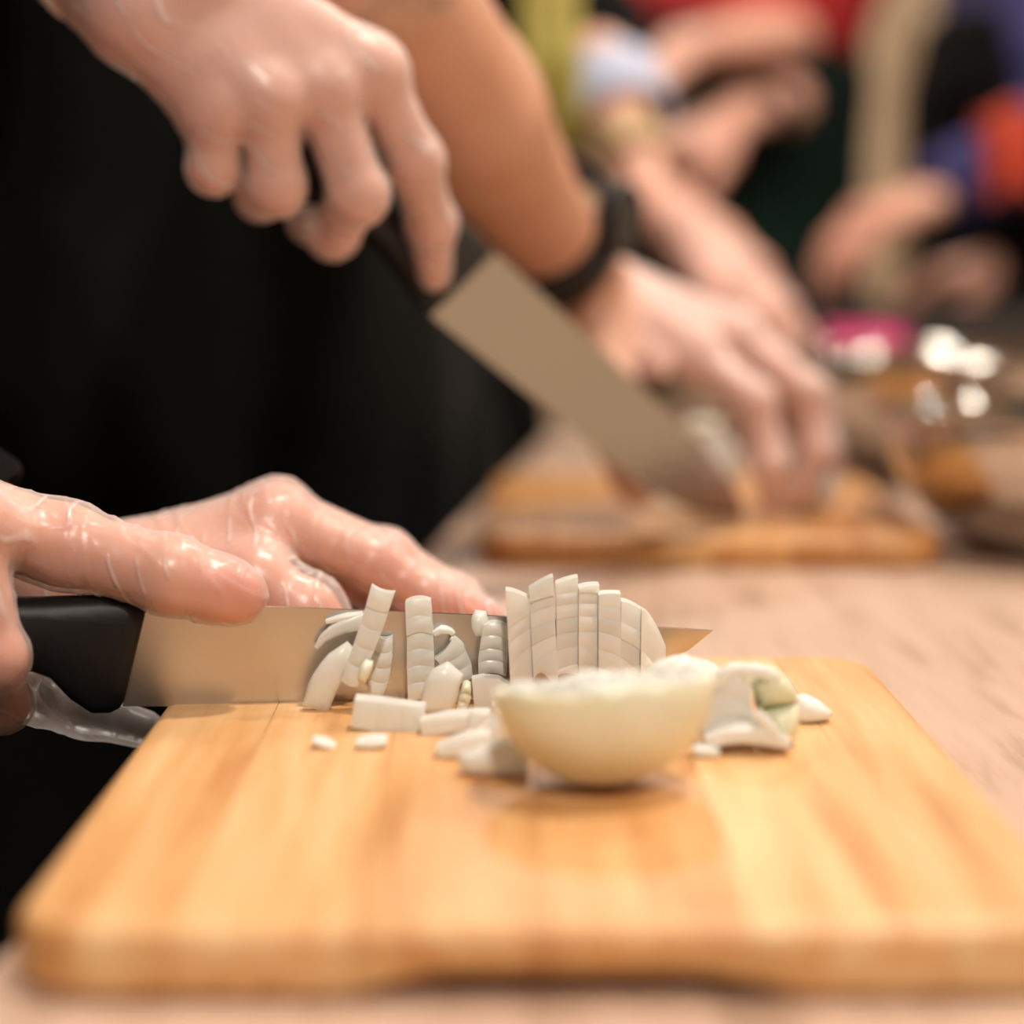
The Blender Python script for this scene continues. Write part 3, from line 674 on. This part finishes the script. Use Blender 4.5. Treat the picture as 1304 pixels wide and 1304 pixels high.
# ------------------------------------------------------------------ watch and cuffs
wc = L2['W']; fa2 = unit(L2['E']-wc); wcen = wc+fa2*.046
lat2 = unit(L2['I'][0]-L2['L'][0]); lat2 = unit(lat2-fa2*(lat2@fa2)); up2 = unit(np.cross(fa2, lat2)); up2 = up2 if up2[2] > 0 else -up2
def band(name, cen, ax, lat, up, ra, rb, wd, th, m, parent=None, n=48, off=A([0, 0, 0])):
    V = []; F = []; pr = [(-wd/2, 0), (-wd/2, th*.7), (-wd*.35, th), (wd*.35, th), (wd/2, th*.7), (wd/2, 0)]; k = len(pr)
    for i in range(n):
        a = 2*math.pi*i/n; d = lat*math.cos(a)*ra+up*math.sin(a)*rb; dn = unit(lat*math.cos(a)+up*math.sin(a))
        for w_, t_ in pr: V.append(cen-off+d+dn*t_+ax*w_)
    for i in range(n):
        for q in range(k): F.append((i*k+q, ((i+1) % n)*k+q, ((i+1) % n)*k+(q+1) % k, i*k+(q+1) % k))
    o = mesh_obj(name, V, F, m, parent); return fix_normals(o)
wt = empty('wristwatch', tuple(wcen)); tag(wt, 'black wristwatch on the bare tanned wrist of the second cook', 'watch')
RA, RB = .0402, .0342
band('strap', wcen, fa2, lat2, up2, RA, RB, .030, .005, BLACKP, wt, off=wcen)
def disc_stack(name, prof, cen, ax, m, parent, n=32):
    a = unit(np.cross(ax, A([.3, .2, .9]))); b = np.cross(ax, a); V = []; F = []; k = len(prof)
    for i in range(n):
        t = 2*math.pi*i/n
        for r, z in prof: V.append(cen+(a*math.cos(t)+b*math.sin(t))*r+ax*z)
    for i in range(n):
        for q in range(k-1): F.append((i*k+q, ((i+1) % n)*k+q, ((i+1) % n)*k+q+1, i*k+q+1))
    o = mesh_obj(name, V, F, m, parent); return fix_normals(o)
wd_ = unit(up2*.85+lat2*.2); wp = -lat2*.004+up2*(RB+.002)
mat('watch_glass', (.02, .02, .022), .15, noise=((50, 50, 50), (.03, .03, .03), 1))
disc_stack('case', [(0, 0), (.019, 0), (.0205, .003), (.0205, .008), (.0185, .0105), (.0165, .0105)], wp, wd_, BLACKP, wt)
disc_stack('dial', [(.0165, .0095), (.010, .0105), (0, .0108)], wp, wd_, 'watch_glass', wt)
mat('cuff_vinyl', (.74, .66, .58), .45, noise=((30, 30, 30), (.80, .73, .66), 2))
fa1 = unit(R2['E']-R2['W']); la1 = unit(R2['I'][0]-R2['L'][0]); la1 = unit(la1-fa1*(la1@fa1)); u1 = np.cross(fa1, la1)
bo = band('bracelet', R2['W']+fa1*.030, fa1, la1, u1, .0385, .0308, .017, .003, 'cuff_vinyl')
tag(bo, 'pale rolled band around the second cook\'s right wrist', 'bracelet')
fb = unit(L1['E']-L1['W']); lb = unit(A([0, 0, 1.])-fb*fb[2]); ub = np.cross(fb, lb)
bo = band('wristband', L1['W']+fb*.047, fb, lb, ub, .0242, .0338, .020, .005, 'black_shirt')
tag(bo, 'dark knitted wristband on the arm behind the gloved knife hand', 'wristband')
fa3 = unit(R3['E']-R3['W']); la3 = unit(R3['I'][0]-R3['L'][0]); la3 = unit(la3-fa3*(la3@fa3)); u3 = np.cross(fa3, la3)
mat('tan_band', (.42, .27, .13), .6, noise=((40, 40, 40), (.55, .38, .2), 2))
bo = band('bracelet', R3['W']+fa3*.055, fa3, la3, u3, .0365, .0270, .030, .004, 'tan_band'); tag(bo, 'wide tan cuff on the forearm of the third cook', 'bracelet')

# ------------------------------------------------------------------ onion
def cell(fl, fu, Y, t, m, parent, off, nu=5, nv=6, bulge=.0005, rim=.0004, name='layer', lean=0.0):
    """one layer of onion: fl/fu give the lower and upper border in pixels, stood in the plane y = Y, t thick towards -y"""
    V = []; F = []
    yof = Y if callable(Y) else (lambda x: Y)
    sf = fl if fu is None else (lambda u, v: A(fl(v))*(1-u)+A(fu(v))*u)
    for i in range(nu+1):
        for j in range(nv+1):
            u = i/nu; x, y = sf(u, j/nv)
            p = P(x, y, yof(x)); du = min(u, 1-u)*2; dv = min(j/nv, 1-j/nv)*2
            e = min(1, du*nu/2)*min(1, dv*nv/2); d = t-rim*(1-e)+bulge*math.sin(math.pi*u)*math.sin(math.pi*j/nv)
            if bulge >= .0012: d = (t*.7+bulge)*(.5+.5*(math.sin(math.pi*u)*math.sin(math.pi*j/nv))**.4)
            V.append(p+A([0, -d+lean*(p[2]-ZB), 0])-off)
    nF = len(V)
    for i in range(nu+1):
        for j in range(nv+1):
            u = i/nu; x, y = sf(u, j/nv); p = P(x, y, yof(x)); V.append(p+A([0, lean*(p[2]-ZB), 0])-off)
    I = lambda i, j: i*(nv+1)+j
    for i in range(nu):
        for j in range(nv):
            F.append((I(i,j), I(i,j+1), I(i+1,j+1), I(i+1,j))); F.append((nF+I(i,j), nF+I(i+1,j), nF+I(i+1,j+1), nF+I(i,j+1)))
    for i in range(nu):
        for j in (0, nv): F.append((I(i,j), I(i+1,j), nF+I(i+1,j), nF+I(i,j)))
    for j in range(nv):
        for i in (0, nu): F.append((I(i,j), I(i,j+1), nF+I(i,j+1), nF+I(i,j)))
    o = mesh_obj(name, V, F, m, parent); fix_normals(o); sharp(o, 50); return o
def strip(name, label, path, wid, Y, t, n=1, arc=0., m=ONION, bulge=.0006, lean=0., grp=None, jit=.0004, cat='onion piece', gap=.0):
    path = A(path, float); wid = A(wid, float); seg = np.r_[0, np.cumsum(np.linalg.norm(np.diff(path, axis=0), axis=1))]; L = seg[-1]
    ws = np.linspace(0, L, len(wid))
    def C(s):
        s = min(max(s, -20), L+20); c = A([np.interp(s, seg, path[:, 0]), np.interp(s, seg, path[:, 1])]); e = 2.
        a = A([np.interp(s-e, seg, path[:, 0]), np.interp(s-e, seg, path[:, 1])]); b = A([np.interp(s+e, seg, path[:, 0]), np.interp(s+e, seg, path[:, 1])])
        d = unit(b-a+1e-9); return c, A([-d[1], d[0]]), np.interp(s, ws, wid)/2, d
    def edge(s):
        def f(v):
            c, nn, h, d = C(s); q = c+nn*h*(2*v-1)+d*arc*(1-(2*v-1)**2); return q
        return f
    yof = Y if callable(Y) else (lambda x: Y)
    base = P(path[0][0], path[0][1], yof(path[0][0]))
    root = empty(name, tuple(base)); tag(root, label, cat, grp)
    bs = np.linspace(0, L, n+1)
    for i in range(n):
        g = gap/2
        cell(lambda u, v, i=i: edge(bs[i]+(bs[i+1]-bs[i])*u)(v), None, yof, t+jit*(random.random()-.3)*2, m, root, base, nu=(10 if bulge >= .0012 else 5) if n < 3 else 3, nv=10 if bulge >= .0012 else 6, bulge=bulge, lean=lean)
    return root
ykf = lambda x: yk(x)-.0012
yk2 = lambda x: yk(x)-.0062
yk3 = lambda x: yk(x)-.0115
gy = lambda px, py: G(px, py, ZB)[1]
# columns of the dome stuck to the blade
xc, yc = 742., 902.
cols = [(650, 681, 747, 866, -3, 8, (0, 12)), (679, 710, 730, 858, -3, 0, (16, 0)), (709, 737, 729, 854, -1, 0, (10, 2)), (736, 762, 735, 858, 0, 0, (9, 6)), (761, 789, 746, 866, 0, 0, (7, 6)), (788, 815, 761, 871, 1, 1, (0, 12)), (814, 845, 772, 868, 1, 4, (0, 46))]
names = ['leftmost column of the sliced onion dome, standing free against the blade', 'tallest pointed column of the sliced onion dome', 'pointed column of the onion dome right beside the tallest one', 'column of the onion dome with a small torn skin flap on top', 'middle column of the onion dome under its glossy crown', 'column of the onion dome next to the rounded outer one', 'rounded outermost column of the onion dome by the knife tip']
for ci, (xa, xb, yt, yb, tl_, cv, (ha, hb_)) in enumerate(cols):
    base = P((xa+xb)/2, yb, ykf((xa+xb)/2)); root = empty('onion_column', tuple(base)); tag(root, names[ci], 'onion slice', 'slices of the onion dome')
    mid = (xa+xb)/2
    def border(R, xa=xa, xb=xb, yt=yt, yb=yb, ha=ha, hb_=hb_, tl_=tl_, ci=ci):
        def f(v):
            x = xa+(xb-xa)*v
            top = yt+ha*(1-v)**1.2+hb_*v**1.6
            rr = R*R-((x-xc)*.95)**2; y = yc-math.sqrt(max(rr, 4)); y = min(max(y, top), yb)
            if R > 900: y = top
            if R < 0: y = yb-(3*math.sin(v*3.14) if ci not in (1, 3) else 8*math.sin(v*5))
            return A([x+tl_*(yb-y)/60., y])
        return f
    Rs = [-1]+[r for r in (62, 84, 104, 122, 138, 152, 166) if yc-r > yt+14 and yc-math.sqrt(max(r*r-((mid-xc)*.95)**2, 4)) < yb-8]+[1000]
    ok = [Rs[0]]
    for r in Rs[1:]:
        a, b = border(ok[-1])(.5)[1], border(r)(.5)[1]
        if a-b > 7 or r == 1000: ok.append(r)
    for a, b in zip(ok[:-1], ok[1:]):
        cell(border(a), border(b), lambda x, mid=mid, ci=ci: yk(x)-(.0108, .0122, .0112, .0100, .0118, .0104, .0092)[ci]+(.04, -.03, .02, .04, -.02, .03, .06)[ci]*(x-mid)/380*1.6, .0078+.0009*random.random(), random.choice((ONION, ONION_W)), root, base, nu=4, nv=6, bulge=.0002, rim=.00022)
    cell(border(-1), border(1000), ykf, .0085, ONION, root, base, nu=6, nv=4, bulge=0, rim=.0004)
# fallen pieces against the blade and on the board
S = strip
S('onion_stick', 'tall leaning onion stick poking above the knife spine', [(447, 866), (462, 828), (476, 790), (489, 747)], [22, 27, 29, 31], yk3, .006, 5, -3)
S('onion_slice', 'thin pale onion arc lying behind the leaning stick', [(404, 822), (416, 806), (438, 795), (468, 788)], [6, 15, 19, 17], ykf, .005, 1, 0)
S('onion_slice', 'short onion arc above the long petal against the blade', [(416, 790), (440, 784), (462, 782)], [5, 9, 8], ykf, .004, 1, 0)
S('onion_petal', 'broad curved onion petal leaning on the blade, lowest by the board edge', [(402, 901), (412, 872), (428, 846), (450, 824)], [33, 38, 34, 22], yk3, .006, 1, 0, bulge=.0012)
S('onion_stick', 'slanted onion stick with four layers between the leaning stick and the tall column', [(479, 880), (484, 856), (487, 832), (489, 806)], [20, 27, 28, 24], ykf, .0055, 4, -4)
S('onion_stick', 'upright six-layered onion column stuck to the middle of the blade', [(538, 888), (537, 850), (536, 810), (533, 762)], [34, 35, 33, 32], ykf, .008, 6, 4)
S('onion_curl', 'small white onion curl hanging from the blade', [(553, 806), (562, 800), (572, 801), (578, 806)], [7, 10, 9, 5], ykf, .004, 1, 0)
S('onion_scrap', 'tiny green onion scrap below the white curl', [(574, 810), (580, 814), (585, 819)], [6, 8, 4], ykf, .004, 1, 0, m=ONION_G)
S('onion_slice', 'short onion slice curving behind the smooth upright petal', [(590, 862), (584, 845), (574, 828), (566, 821)], [26, 34, 38, 36], ykf, .006, 3, -3)
S('onion_petal', 'smooth curved onion petal standing upright in front of the blade', [(558, 908), (558, 890), (565, 868), (580, 850)], [38, 46, 44, 26], lambda x: gy(560, 908)+.004, .006, 1, 0, bulge=.0022)
S('onion_root', 'yellow green crumbly root bit beside the upright petal', [(586, 901), (592, 886), (595, 868)], [10, 16, 10], lambda x: gy(590, 903)+.004, .006, 3, 2, m=ONION_G, jit=.0012)
S('onion_core', 'teardrop shaped onion core resting on the knife spine', [(610, 808), (610, 796), (611, 785), (612, 777)], [9, 18, 22, 14], ykf, .006, 1, 0, bulge=.003)
S('onion_stick', 'four-layered onion stick left beside the dome on the blade', [(627, 856), (628, 834), (630, 812), (632, 793)], [35, 37, 35, 32], ykf, .007, 4, 4)
S('onion_core', 'small yellow onion core wedged behind the leaning stick', [(462, 866), (464, 856), (468, 846), (471, 839)], [9, 15, 16, 10], lambda x: yk(x)-.0165, .005, 1, 0, m=ONION_C, bulge=.002)
S('onion_bar', 'flat onion bar lying lengthwise on the board before the blade', [(452, 901), (480, 904), (510, 908), (541, 911)], [36, 37, 36, 35], lambda x: gy(500, 928)+.006, .010, 3, 0, bulge=.0004)
S('onion_slab', 'plain onion slab lying in front of the four-layered stick', [(603, 880), (625, 878), (648, 884), (668, 892)], [40, 44, 30, 8], lambda x: gy(620, 902)+.004, .007, 1, 0)
S('onion_sliver', 'long flat onion sliver under the upright petal', [(537, 922), (565, 917), (595, 911), (625, 908)], [20, 24, 20, 14], lambda x: gy(575, 932)+.003, .008, 1, 0)
S('onion_sliver', 'short onion sliver lying left of the half onion', [(558, 952), (580, 946), (602, 940), (625, 936)], [12, 22, 24, 16], lambda x: gy(585, 962)+.003, .008, 1, 0)
S('onion_sliver', 'wide onion sliver pressed against the half onion', [(585, 968), (610, 966), (640, 960), (672, 958)], [18, 36, 44, 44], lambda x: gy(625, 986)+.003, .010, 1, 0, bulge=.0016)
S('onion_sliver', 'upright onion sliver behind the wide one', [(600, 940), (602, 920), (606, 903)], [14, 16, 14], lambda x: gy(602, 946)+.003, .006, 1, 0)
S('onion_sliver', 'pale onion sliver tucked behind the half onion\'s left end', [(612, 938), (630, 925), (640, 908)], [22, 26, 20], lambda x: gy(620, 946)+.003, .007, 1, 0)
S('onion_sliver', 'square onion chip between the slab and the half onion', [(628, 905), (645, 902), (662, 900)], [24, 28, 24], lambda x: gy(640, 920)+.003, .007, 1, 0)
S('onion_flake', 'thin onion flake alone on the bare board', [(400, 938), (414, 942), (428, 947)], [5, 9, 4], lambda x: gy(412, 948), .007, 1, 0)
S('onion_flake', 'oval onion flake alone on the bare board below the onion bar', [(456, 941), (474, 940), (494, 938)], [6, 13, 6], lambda x: gy(474, 947), .009, 1, 0)
# heap beyond the half onion
gyh = lambda px, py, d=0: (lambda x: gy(px, py)+d)
S('onion_petal', 'large folded onion petal behind the right end of the half onion', [(815, 892), (840, 868), (866, 856), (905, 876)], [26, 52, 48, 40], gyh(860, 940), .010, 1, 0, bulge=.0014)
S('onion_petal', 'pale onion petal topping the chopped heap', [(842, 858), (868, 846), (895, 856), (925, 872)], [14, 26, 34, 26], gyh(870, 932), .008, 1, 0, bulge=.0014)
S('onion_chunk', 'greenish rounded onion chunk at the end of the chopped heap', [(985, 940), (990, 910), (985, 880), (968, 856)], [46, 52, 54, 34], gyh(985, 945), .014, 2, 3, bulge=.002, m=ONION_G)
S('onion_chunk', 'crumpled onion chunk in the middle of the chopped heap', [(925, 935), (922, 905), (928, 880), (938, 858)], [62, 66, 50, 30], gyh(925, 942), .014, 3, 6, bulge=.0008)
S('onion_strip', 'thin onion strip fanning out under the chopped heap', [(898, 940), (930, 928), (965, 930), (1003, 942)], [14, 20, 22, 10], gyh(950, 950, -.006), .008, 1, 0)
S('onion_strip', 'narrow onion strip slanting down from the greenish chunk', [(962, 905), (975, 920), (990, 938)], [12, 16, 8], gyh(985, 945, -.016), .004, 1, 0)
S('onion_strip', 'curled onion strip between the half onion and the heap', [(880, 925), (900, 915), (930, 912)], [22, 28, 20], gyh(905, 940, -.006), .006, 1, 0)
S('onion_chip', 'small onion chip lying in front of the heap', [(882, 953), (897, 952), (914, 955)], [8, 15, 8], gyh(897, 960), .007, 1, 0)
S('onion_petal', 'pointed white onion petal lying apart at the end of the heap', [(1006, 897), (1020, 899), (1038, 902), (1057, 906)], [26, 34, 24, 6], gyh(1025, 916), .010, 1, 0, bulge=.002)
S('onion_strip', 'thin onion strip on top of the crumpled chunk', [(905, 872), (925, 853), (952, 847)], [12, 18, 8], gyh(925, 938, -.014), .005, 1, 0)
S('onion_strip', 'short onion strip bridging the crumpled and greenish chunks', [(940, 858), (962, 850), (990, 862)], [10, 18, 10], gyh(960, 940, -.012), .005, 1, 0)
S('onion_strip', 'thin torn onion strip hanging over the greenish chunk', [(1000, 868), (1008, 890), (1004, 918)], [10, 18, 8], gyh(1000, 938, -.010), .004, 1, 0)
# half onion, cut face up
hc = G(777, 1006, ZB); HO = empty('half_onion', (hc[0], hc[1]+.002, ZB), rot=(math.radians(-8), math.radians(-2), .3))
tag(HO, 'pale green half onion lying cut face up in front of the diced pieces', 'onion')
def shell(ro, ri, top_o, top_i, m, nm):
    n, k = 56, 12; V = []; F = []
    def pt(r, zsc, ph, a): 
        wv = 1+.012*math.sin(3*a+r*90)
        return (r*math.sin(ph)*math.cos(a)*1.02*wv, r*math.sin(ph)*math.sin(a)*.96*wv, .0300-r*.93*math.cos(ph))
    def ring(r, ph): 
        return [pt(r, 1, ph, 2*math.pi*i/n) for i in range(n)]
    rows = [ring(ro, math.pi/2*q/k*1.0+1e-3) for q in range(k+1)]
    lip = [(x*(1-.0006/ro), y*(1-.0006/ro), z+top_o+.0012*math.sin(5*math.atan2(y, x)+ro*300)) for x, y, z in rows[-1]]; rows.append(lip)
    if ri > 0:
        inn = [ring(ri, math.pi/2*q/k*1.0+1e-3) for q in range(k+1)]
        lip2 = [(x, y, z+top_i+.0012*math.sin(5*math.atan2(y, x)+ro*300)) for x, y, z in inn[-1]]; rows += [lip2]+inn[::-1]
    V = [p for r in rows for p in r]
    for a in range(len(rows)-1):
        for i in range(n): F.append((a*n+i, a*n+(i+1) % n, (a+1)*n+(i+1) % n, (a+1)*n+i))
    F.append(tuple(range(n))); F.append(tuple(range((len(rows)-1)*n, len(rows)*n)))
    o = mesh_obj(nm, V, F, m, HO); fix_normals(o); sharp(o, 50)
rr = [.0312, .0272, .0232, .0192, .0150, .0108, .0]
for q in range(6): shell(rr[q], rr[q+1]+.0003 if q < 5 else 0, .0006*(q % 3), .0004*(q % 2), ONION_C if q == 0 else ONION, 'layer')
# uncut remainder held under the left hand, behind the blade
oc = G(690, 862, ZB); OR = empty('onion_remainder', (oc[0], YK0+.016, ZB)); tag(OR, 'uncut back part of the onion held by the gloved fingers behind the knife', 'onion')
for q, (ro, ri) in enumerate(((.034, .027), (.0267, .019), (.0187, .0))):
    V = []; F = []; n, k = 24, 8
    rows = []
    for r in ((ro, ri) if ri else (ro,)):
        for d in range(k+1):
            ph = math.pi/2*d/k
            rows.append([(r*math.cos(ph)*math.cos(math.pi*i/n)*1.1, r*.80*math.sin(ph)+.002, max(.0002, r*math.cos(ph)*math.sin(math.pi*i/n)*.86)) for i in range(n+1)])
    kk = k+1
    for s_ in range(len(rows)//kk):
        o_ = s_*kk
        for a in range(k):
            for i in range(n): F.append(((o_+a)*(n+1)+i, (o_+a)*(n+1)+i+1, (o_+a+1)*(n+1)+i+1, (o_+a+1)*(n+1)+i))
    if ri:
        for i in range(n): F.append((i, i+1, kk*(n+1)+i+1, kk*(n+1)+i))
    else: F.append(tuple(range(n+1)))
    V = [p for r in rows for p in r]; o = mesh_obj('layer', V, F, ONION, OR); fix_normals(o); sharp(o, 50)
# chopped pieces under the second cook's hands
zz = [('onion_slice', 'upright pale onion slice under the second cook\'s fingers', [(915, 622), (918, 600), (916, 572), (905, 552)], [34, 46, 44, 26], 1.225, .008),
      ('onion_slice', 'flat onion slice beside the second cook\'s thumb', [(835, 632), (868, 638), (905, 648), (940, 655)], [14, 24, 26, 16], 1.205, .012),
      ('onion_chunk', 'pale onion chunk by the second cook\'s bent fingertips', [(1030, 640), (1040, 612), (1050, 590)], [40, 56, 36], 1.245, .02),
      ('onion_slice', 'yellowish slice standing in for a highlight far back on the second board', [(862, 560), (885, 548), (915, 545)], [20, 32, 22], 1.33, .012)]  # last slice puts the board top's yellowish highlight into a coloured piece
for nm, lb_, pa, wi, yy, tk in zz: S(nm, lb_, pa, wi, lambda x, yy=yy: yy, tk, 1, 0, m=ONION_C if 'yellow' in lb_ else ONION, bulge=.003)

# ------------------------------------------------------------------ bowls and things at the far end
def bowl(label, loc, r, hgt, grp=None):
    root = empty('steel_bowl', loc); tag(root, label, 'bowl', grp)
    pr = []
    for q in range(15):
        t = q/14; pr.append((r*(.42+.58*math.sin(t*math.pi/2)**.9), hgt*(1-math.cos(t*math.pi/2))**.85 if t > 0 else 0))
    outer = [(0, 0)]+pr; inner = [(x-.0012, z+.0012) for x, z in pr][::-1]+[(0, .0012)]
    lathe('basin', outer+inner, STEEL_B, root, 80)
    rim = [(r+.004+.0035*math.cos(a), hgt+.0005+.0030*math.sin(a)) for a in np.linspace(0, 2*math.pi, 13)[:-1]]
    lathe('rim', rim, STEEL_B, root, 80, close=True); return root
bA = P(1400, 640, 1.235)
bowl('large steel mixing bowl beside the second cutting board', (.332, 1.215, ZT), .118, .079)
bowl('wide steel bowl holding a pale pink mixture behind the large mixing bowl', (.335, 1.60, ZT), .128, .092)
mat('pink_mix', (.45, .22, .16), .6, sss=.2, noise=((60, 60, 60), (.60, .36, .28), 3), bump=((160, 160, 160), .8, .006))
V = [];F = []; n, k = 40, 10
for i in range(k+1):
    for j in range(n):
        r = .112*i/k; a = 2*math.pi*j/n; V.append((r*math.cos(a), r*math.sin(a), .062+.022*(1-(i/k)**2)+.006*math.sin(a*5+i)*math.sin(i*1.7)))
for i in range(k):
    for j in range(n): F.append((i*n+j, i*n+(j+1) % n, (i+1)*n+(j+1) % n, (i+1)*n+j))
o = mesh_obj('minced_filling', V, F, 'pink_mix'); o.location = (.335, 1.60, ZT); tag(o, 'heap of pale pink minced filling in the wide steel bowl', 'food', kind='stuff')
mat('magenta_plastic', (.72, .03, .20), .35, noise=((30, 30, 30), (.80, .07, .28), 1))
mc = P(1100, 455, 1.78); cup = empty('plastic_cup', (mc[0], mc[1], ZT)); tag(cup, 'bright magenta plastic cup on the table behind the bowls', 'cup')
lathe('cup_wall', [(0, 0), (.026, 0), (.034, .105), (.0325, .105), (.025, .003), (0, .003)], 'magenta_plastic', cup, 32)
lathe('lip', [(.0335+.0018*math.cos(a), .105+.0018*math.sin(a)) for a in np.linspace(0, 2*math.pi, 9)[:-1]], 'magenta_plastic', cup, 32, close=True)
mat('dark_tray', (.05, .047, .045), .35, metal=.6, noise=((30, 30, 30), (.08, .075, .07), 2))
def tray(label, loc, rz, w_, d_, hh_, m):
    root = empty('baking_tray', loc, rz); tag(root, label, 'tray')
    t = .004
    box('tray_floor', (-w_/2, -d_/2, 0), (w_/2, d_/2, t), m, root, bev=.001)
    for lo, hi in (((-w_/2, -d_/2, t), (w_/2, -d_/2+t, hh_)), ((-w_/2, d_/2-t, t), (w_/2, d_/2, hh_)), ((-w_/2, -d_/2+t, t), (-w_/2+t, d_/2-t, hh_)), ((w_/2-t, -d_/2+t, t), (w_/2, d_/2-t, hh_))):
        box('tray_side', lo, hi, m, root, bev=.0012)
tray('deep dark baking tray at the far end of the table', (.42, 2.11, ZT), .1, .50, .26, .115, 'dark_tray')
bowl('small steel bowl between the third cook\'s hand and the dark tray', (.185, 1.90, ZT), .055, .07)
# cup, towels
mat('white_cuff', (.66, .68, .78), .8, noise=((35, 35, 35), (.34, .40, .62), 2))
bo = band('shirt_cuff', R3['W']+fa3*.115, fa3, la3, u3, .0415, .0398, .050, .006, 'white_cuff', root3, off=A([0, 0, 0]))
bo.data.transform(root3.matrix_world.inverted())
def towel(label, top, w_, hgt, m, ang, seed):
    n, k = 24, 30; V = []; F = []; r = random.Random(seed); ph = [r.uniform(0, 6) for _ in range(4)]
    for l in (0, 1):
        for j in range(k+1):
            for i in range(n+1):
                u = i/n-.5; z = -hgt*j/k; d = .010*math.sin(u*16+ph[0])*(.4+j/k)+.006*math.sin(u*31+ph[1]+j*.1)+l*.004
                V.append((d, u*w_*(1-.25*math.sin(j/k*2)), z+.008*math.sin(u*9+ph[2])))
    I = lambda l, j, i: l*(n+1)*(k+1)+j*(n+1)+i
    for j in range(k):
        for i in range(n):
            F.append((I(0,j,i), I(0,j,i+1), I(0,j+1,i+1), I(0,j+1,i))); F.append((I(1,j,i), I(1,j+1,i), I(1,j+1,i+1), I(1,j,i+1)))
        for i in (0, n): F.append((I(0,j,i), I(0,j+1,i), I(1,j+1,i), I(1,j,i)))
    for i in range(n):
        for j in (0, k): F.append((I(0,j,i), I(0,j,i+1), I(1,j,i+1), I(1,j,i)))
    o = mesh_obj('towel', V, F, m); fix_normals(o); o.location = top; o.rotation_euler = (0, 0, ang); return tag(o, label, 'towel')
mat('yellow_cloth', (.42, .34, .06), .85, noise=((14, 14, 14), (.55, .47, .14), 2)); mat('red_cloth', (.58, .06, .03), .85, noise=((14, 14, 14), (.70, .11, .05), 2))
def slung_towel(label, a, b, ra, rb, x0, x1, z_front, drop_back, m, solid):
    """a cloth folded over a sleeve that runs from a (radius ra) to b (rb), hanging down on both sides"""
    n, V, F = 22, [], []; slope = (b[2]-a[2])/(b[0]-a[0]); st = math.sqrt(1+slope*slope)
    rows = 44
    for l in (0, 1):
        for i in range(n+1):
            x = x0+(x1-x0)*i/n; t = min(1, (x-a[0])/(b[0]-a[0])); c = a+(b-a)*t; r = ra+(rb-ra)*t+.0005+.003*l; rz = r*st; u = i/n
            fold = .004*(1+math.sin(u*19+.7))+.002*(1+math.sin(u*37))
            for j in range(rows+1):
                q = j/rows
                if q < .4: k = q/.4; z = z_front+.006*math.sin(u*8)+(c[2]-z_front)*k; y = c[1]-r-fold*(1-k)
                elif q < .75: ph = math.pi*(q-.4)/.35; z = c[2]+rz*math.sin(ph); y = c[1]-r*math.cos(ph)
                else: k = (q-.75)/.25; z = c[2]-drop_back*k; y = c[1]+r+fold*k
                sg = -1 if q < .575 else 1
                while min(float(cone_d(x, y, z, *pr)) for pr in solid) < .0008+.003*l: y += sg*.001   # cloth rests on the arm, never in it
                V.append((x, y, z))
    I = lambda l, i, j: (l*(n+1)+i)*(rows+1)+j
    for i in range(n):
        for j in range(rows):
            F.append((I(0,i,j), I(0,i,j+1), I(0,i+1,j+1), I(0,i+1,j))); F.append((I(1,i,j), I(1,i+1,j), I(1,i+1,j+1), I(1,i,j+1)))
        for j in (0, rows): F.append((I(0,i,j), I(0,i+1,j), I(1,i+1,j), I(1,i,j)))
    for j in range(rows):
        for i in (0, n): F.append((I(0,i,j), I(0,i,j+1), I(1,i,j+1), I(1,i,j)))
    o = mesh_obj('towel', [A(p)-a for p in V], F, m); o.location = tuple(a); fix_normals(o); return tag(o, label, 'towel')
slung_towel('mustard yellow towel slung over the black sleeve of the third cook', plc((0, -.20, 1.41), b3, TE), R3['E'], .062, .046, .008, .056, 1.140, .06, 'yellow_cloth',
    [(R3['E'], R3['E']+(R3['W']-R3['E'])*.46, .047, .040), (R3['W']+fa3*.140, R3['W']+fa3*.085, .051, .051), (R3['E'], R3['W'], .044, .026)])
towel('orange red towel slung over the arm of the cook in navy', tuple(P(1300, 140, 2.40)), .10, .09, 'red_cloth', -1.4, 4)

fw4 = unit(L4['E']-L4['W']); lw4 = unit(L4['I'][0]-L4['L'][0]); lw4 = unit(lw4-fw4*(lw4@fw4)); uw4 = np.cross(fw4, lw4)
bo = band('wristwatch', L4['W']+fw4*.075, fw4, lw4, uw4, .0365, .0275, .04, .006, 'black_plastic'); tag(bo, 'thick black band on the forearm of the cook in red', 'watch')
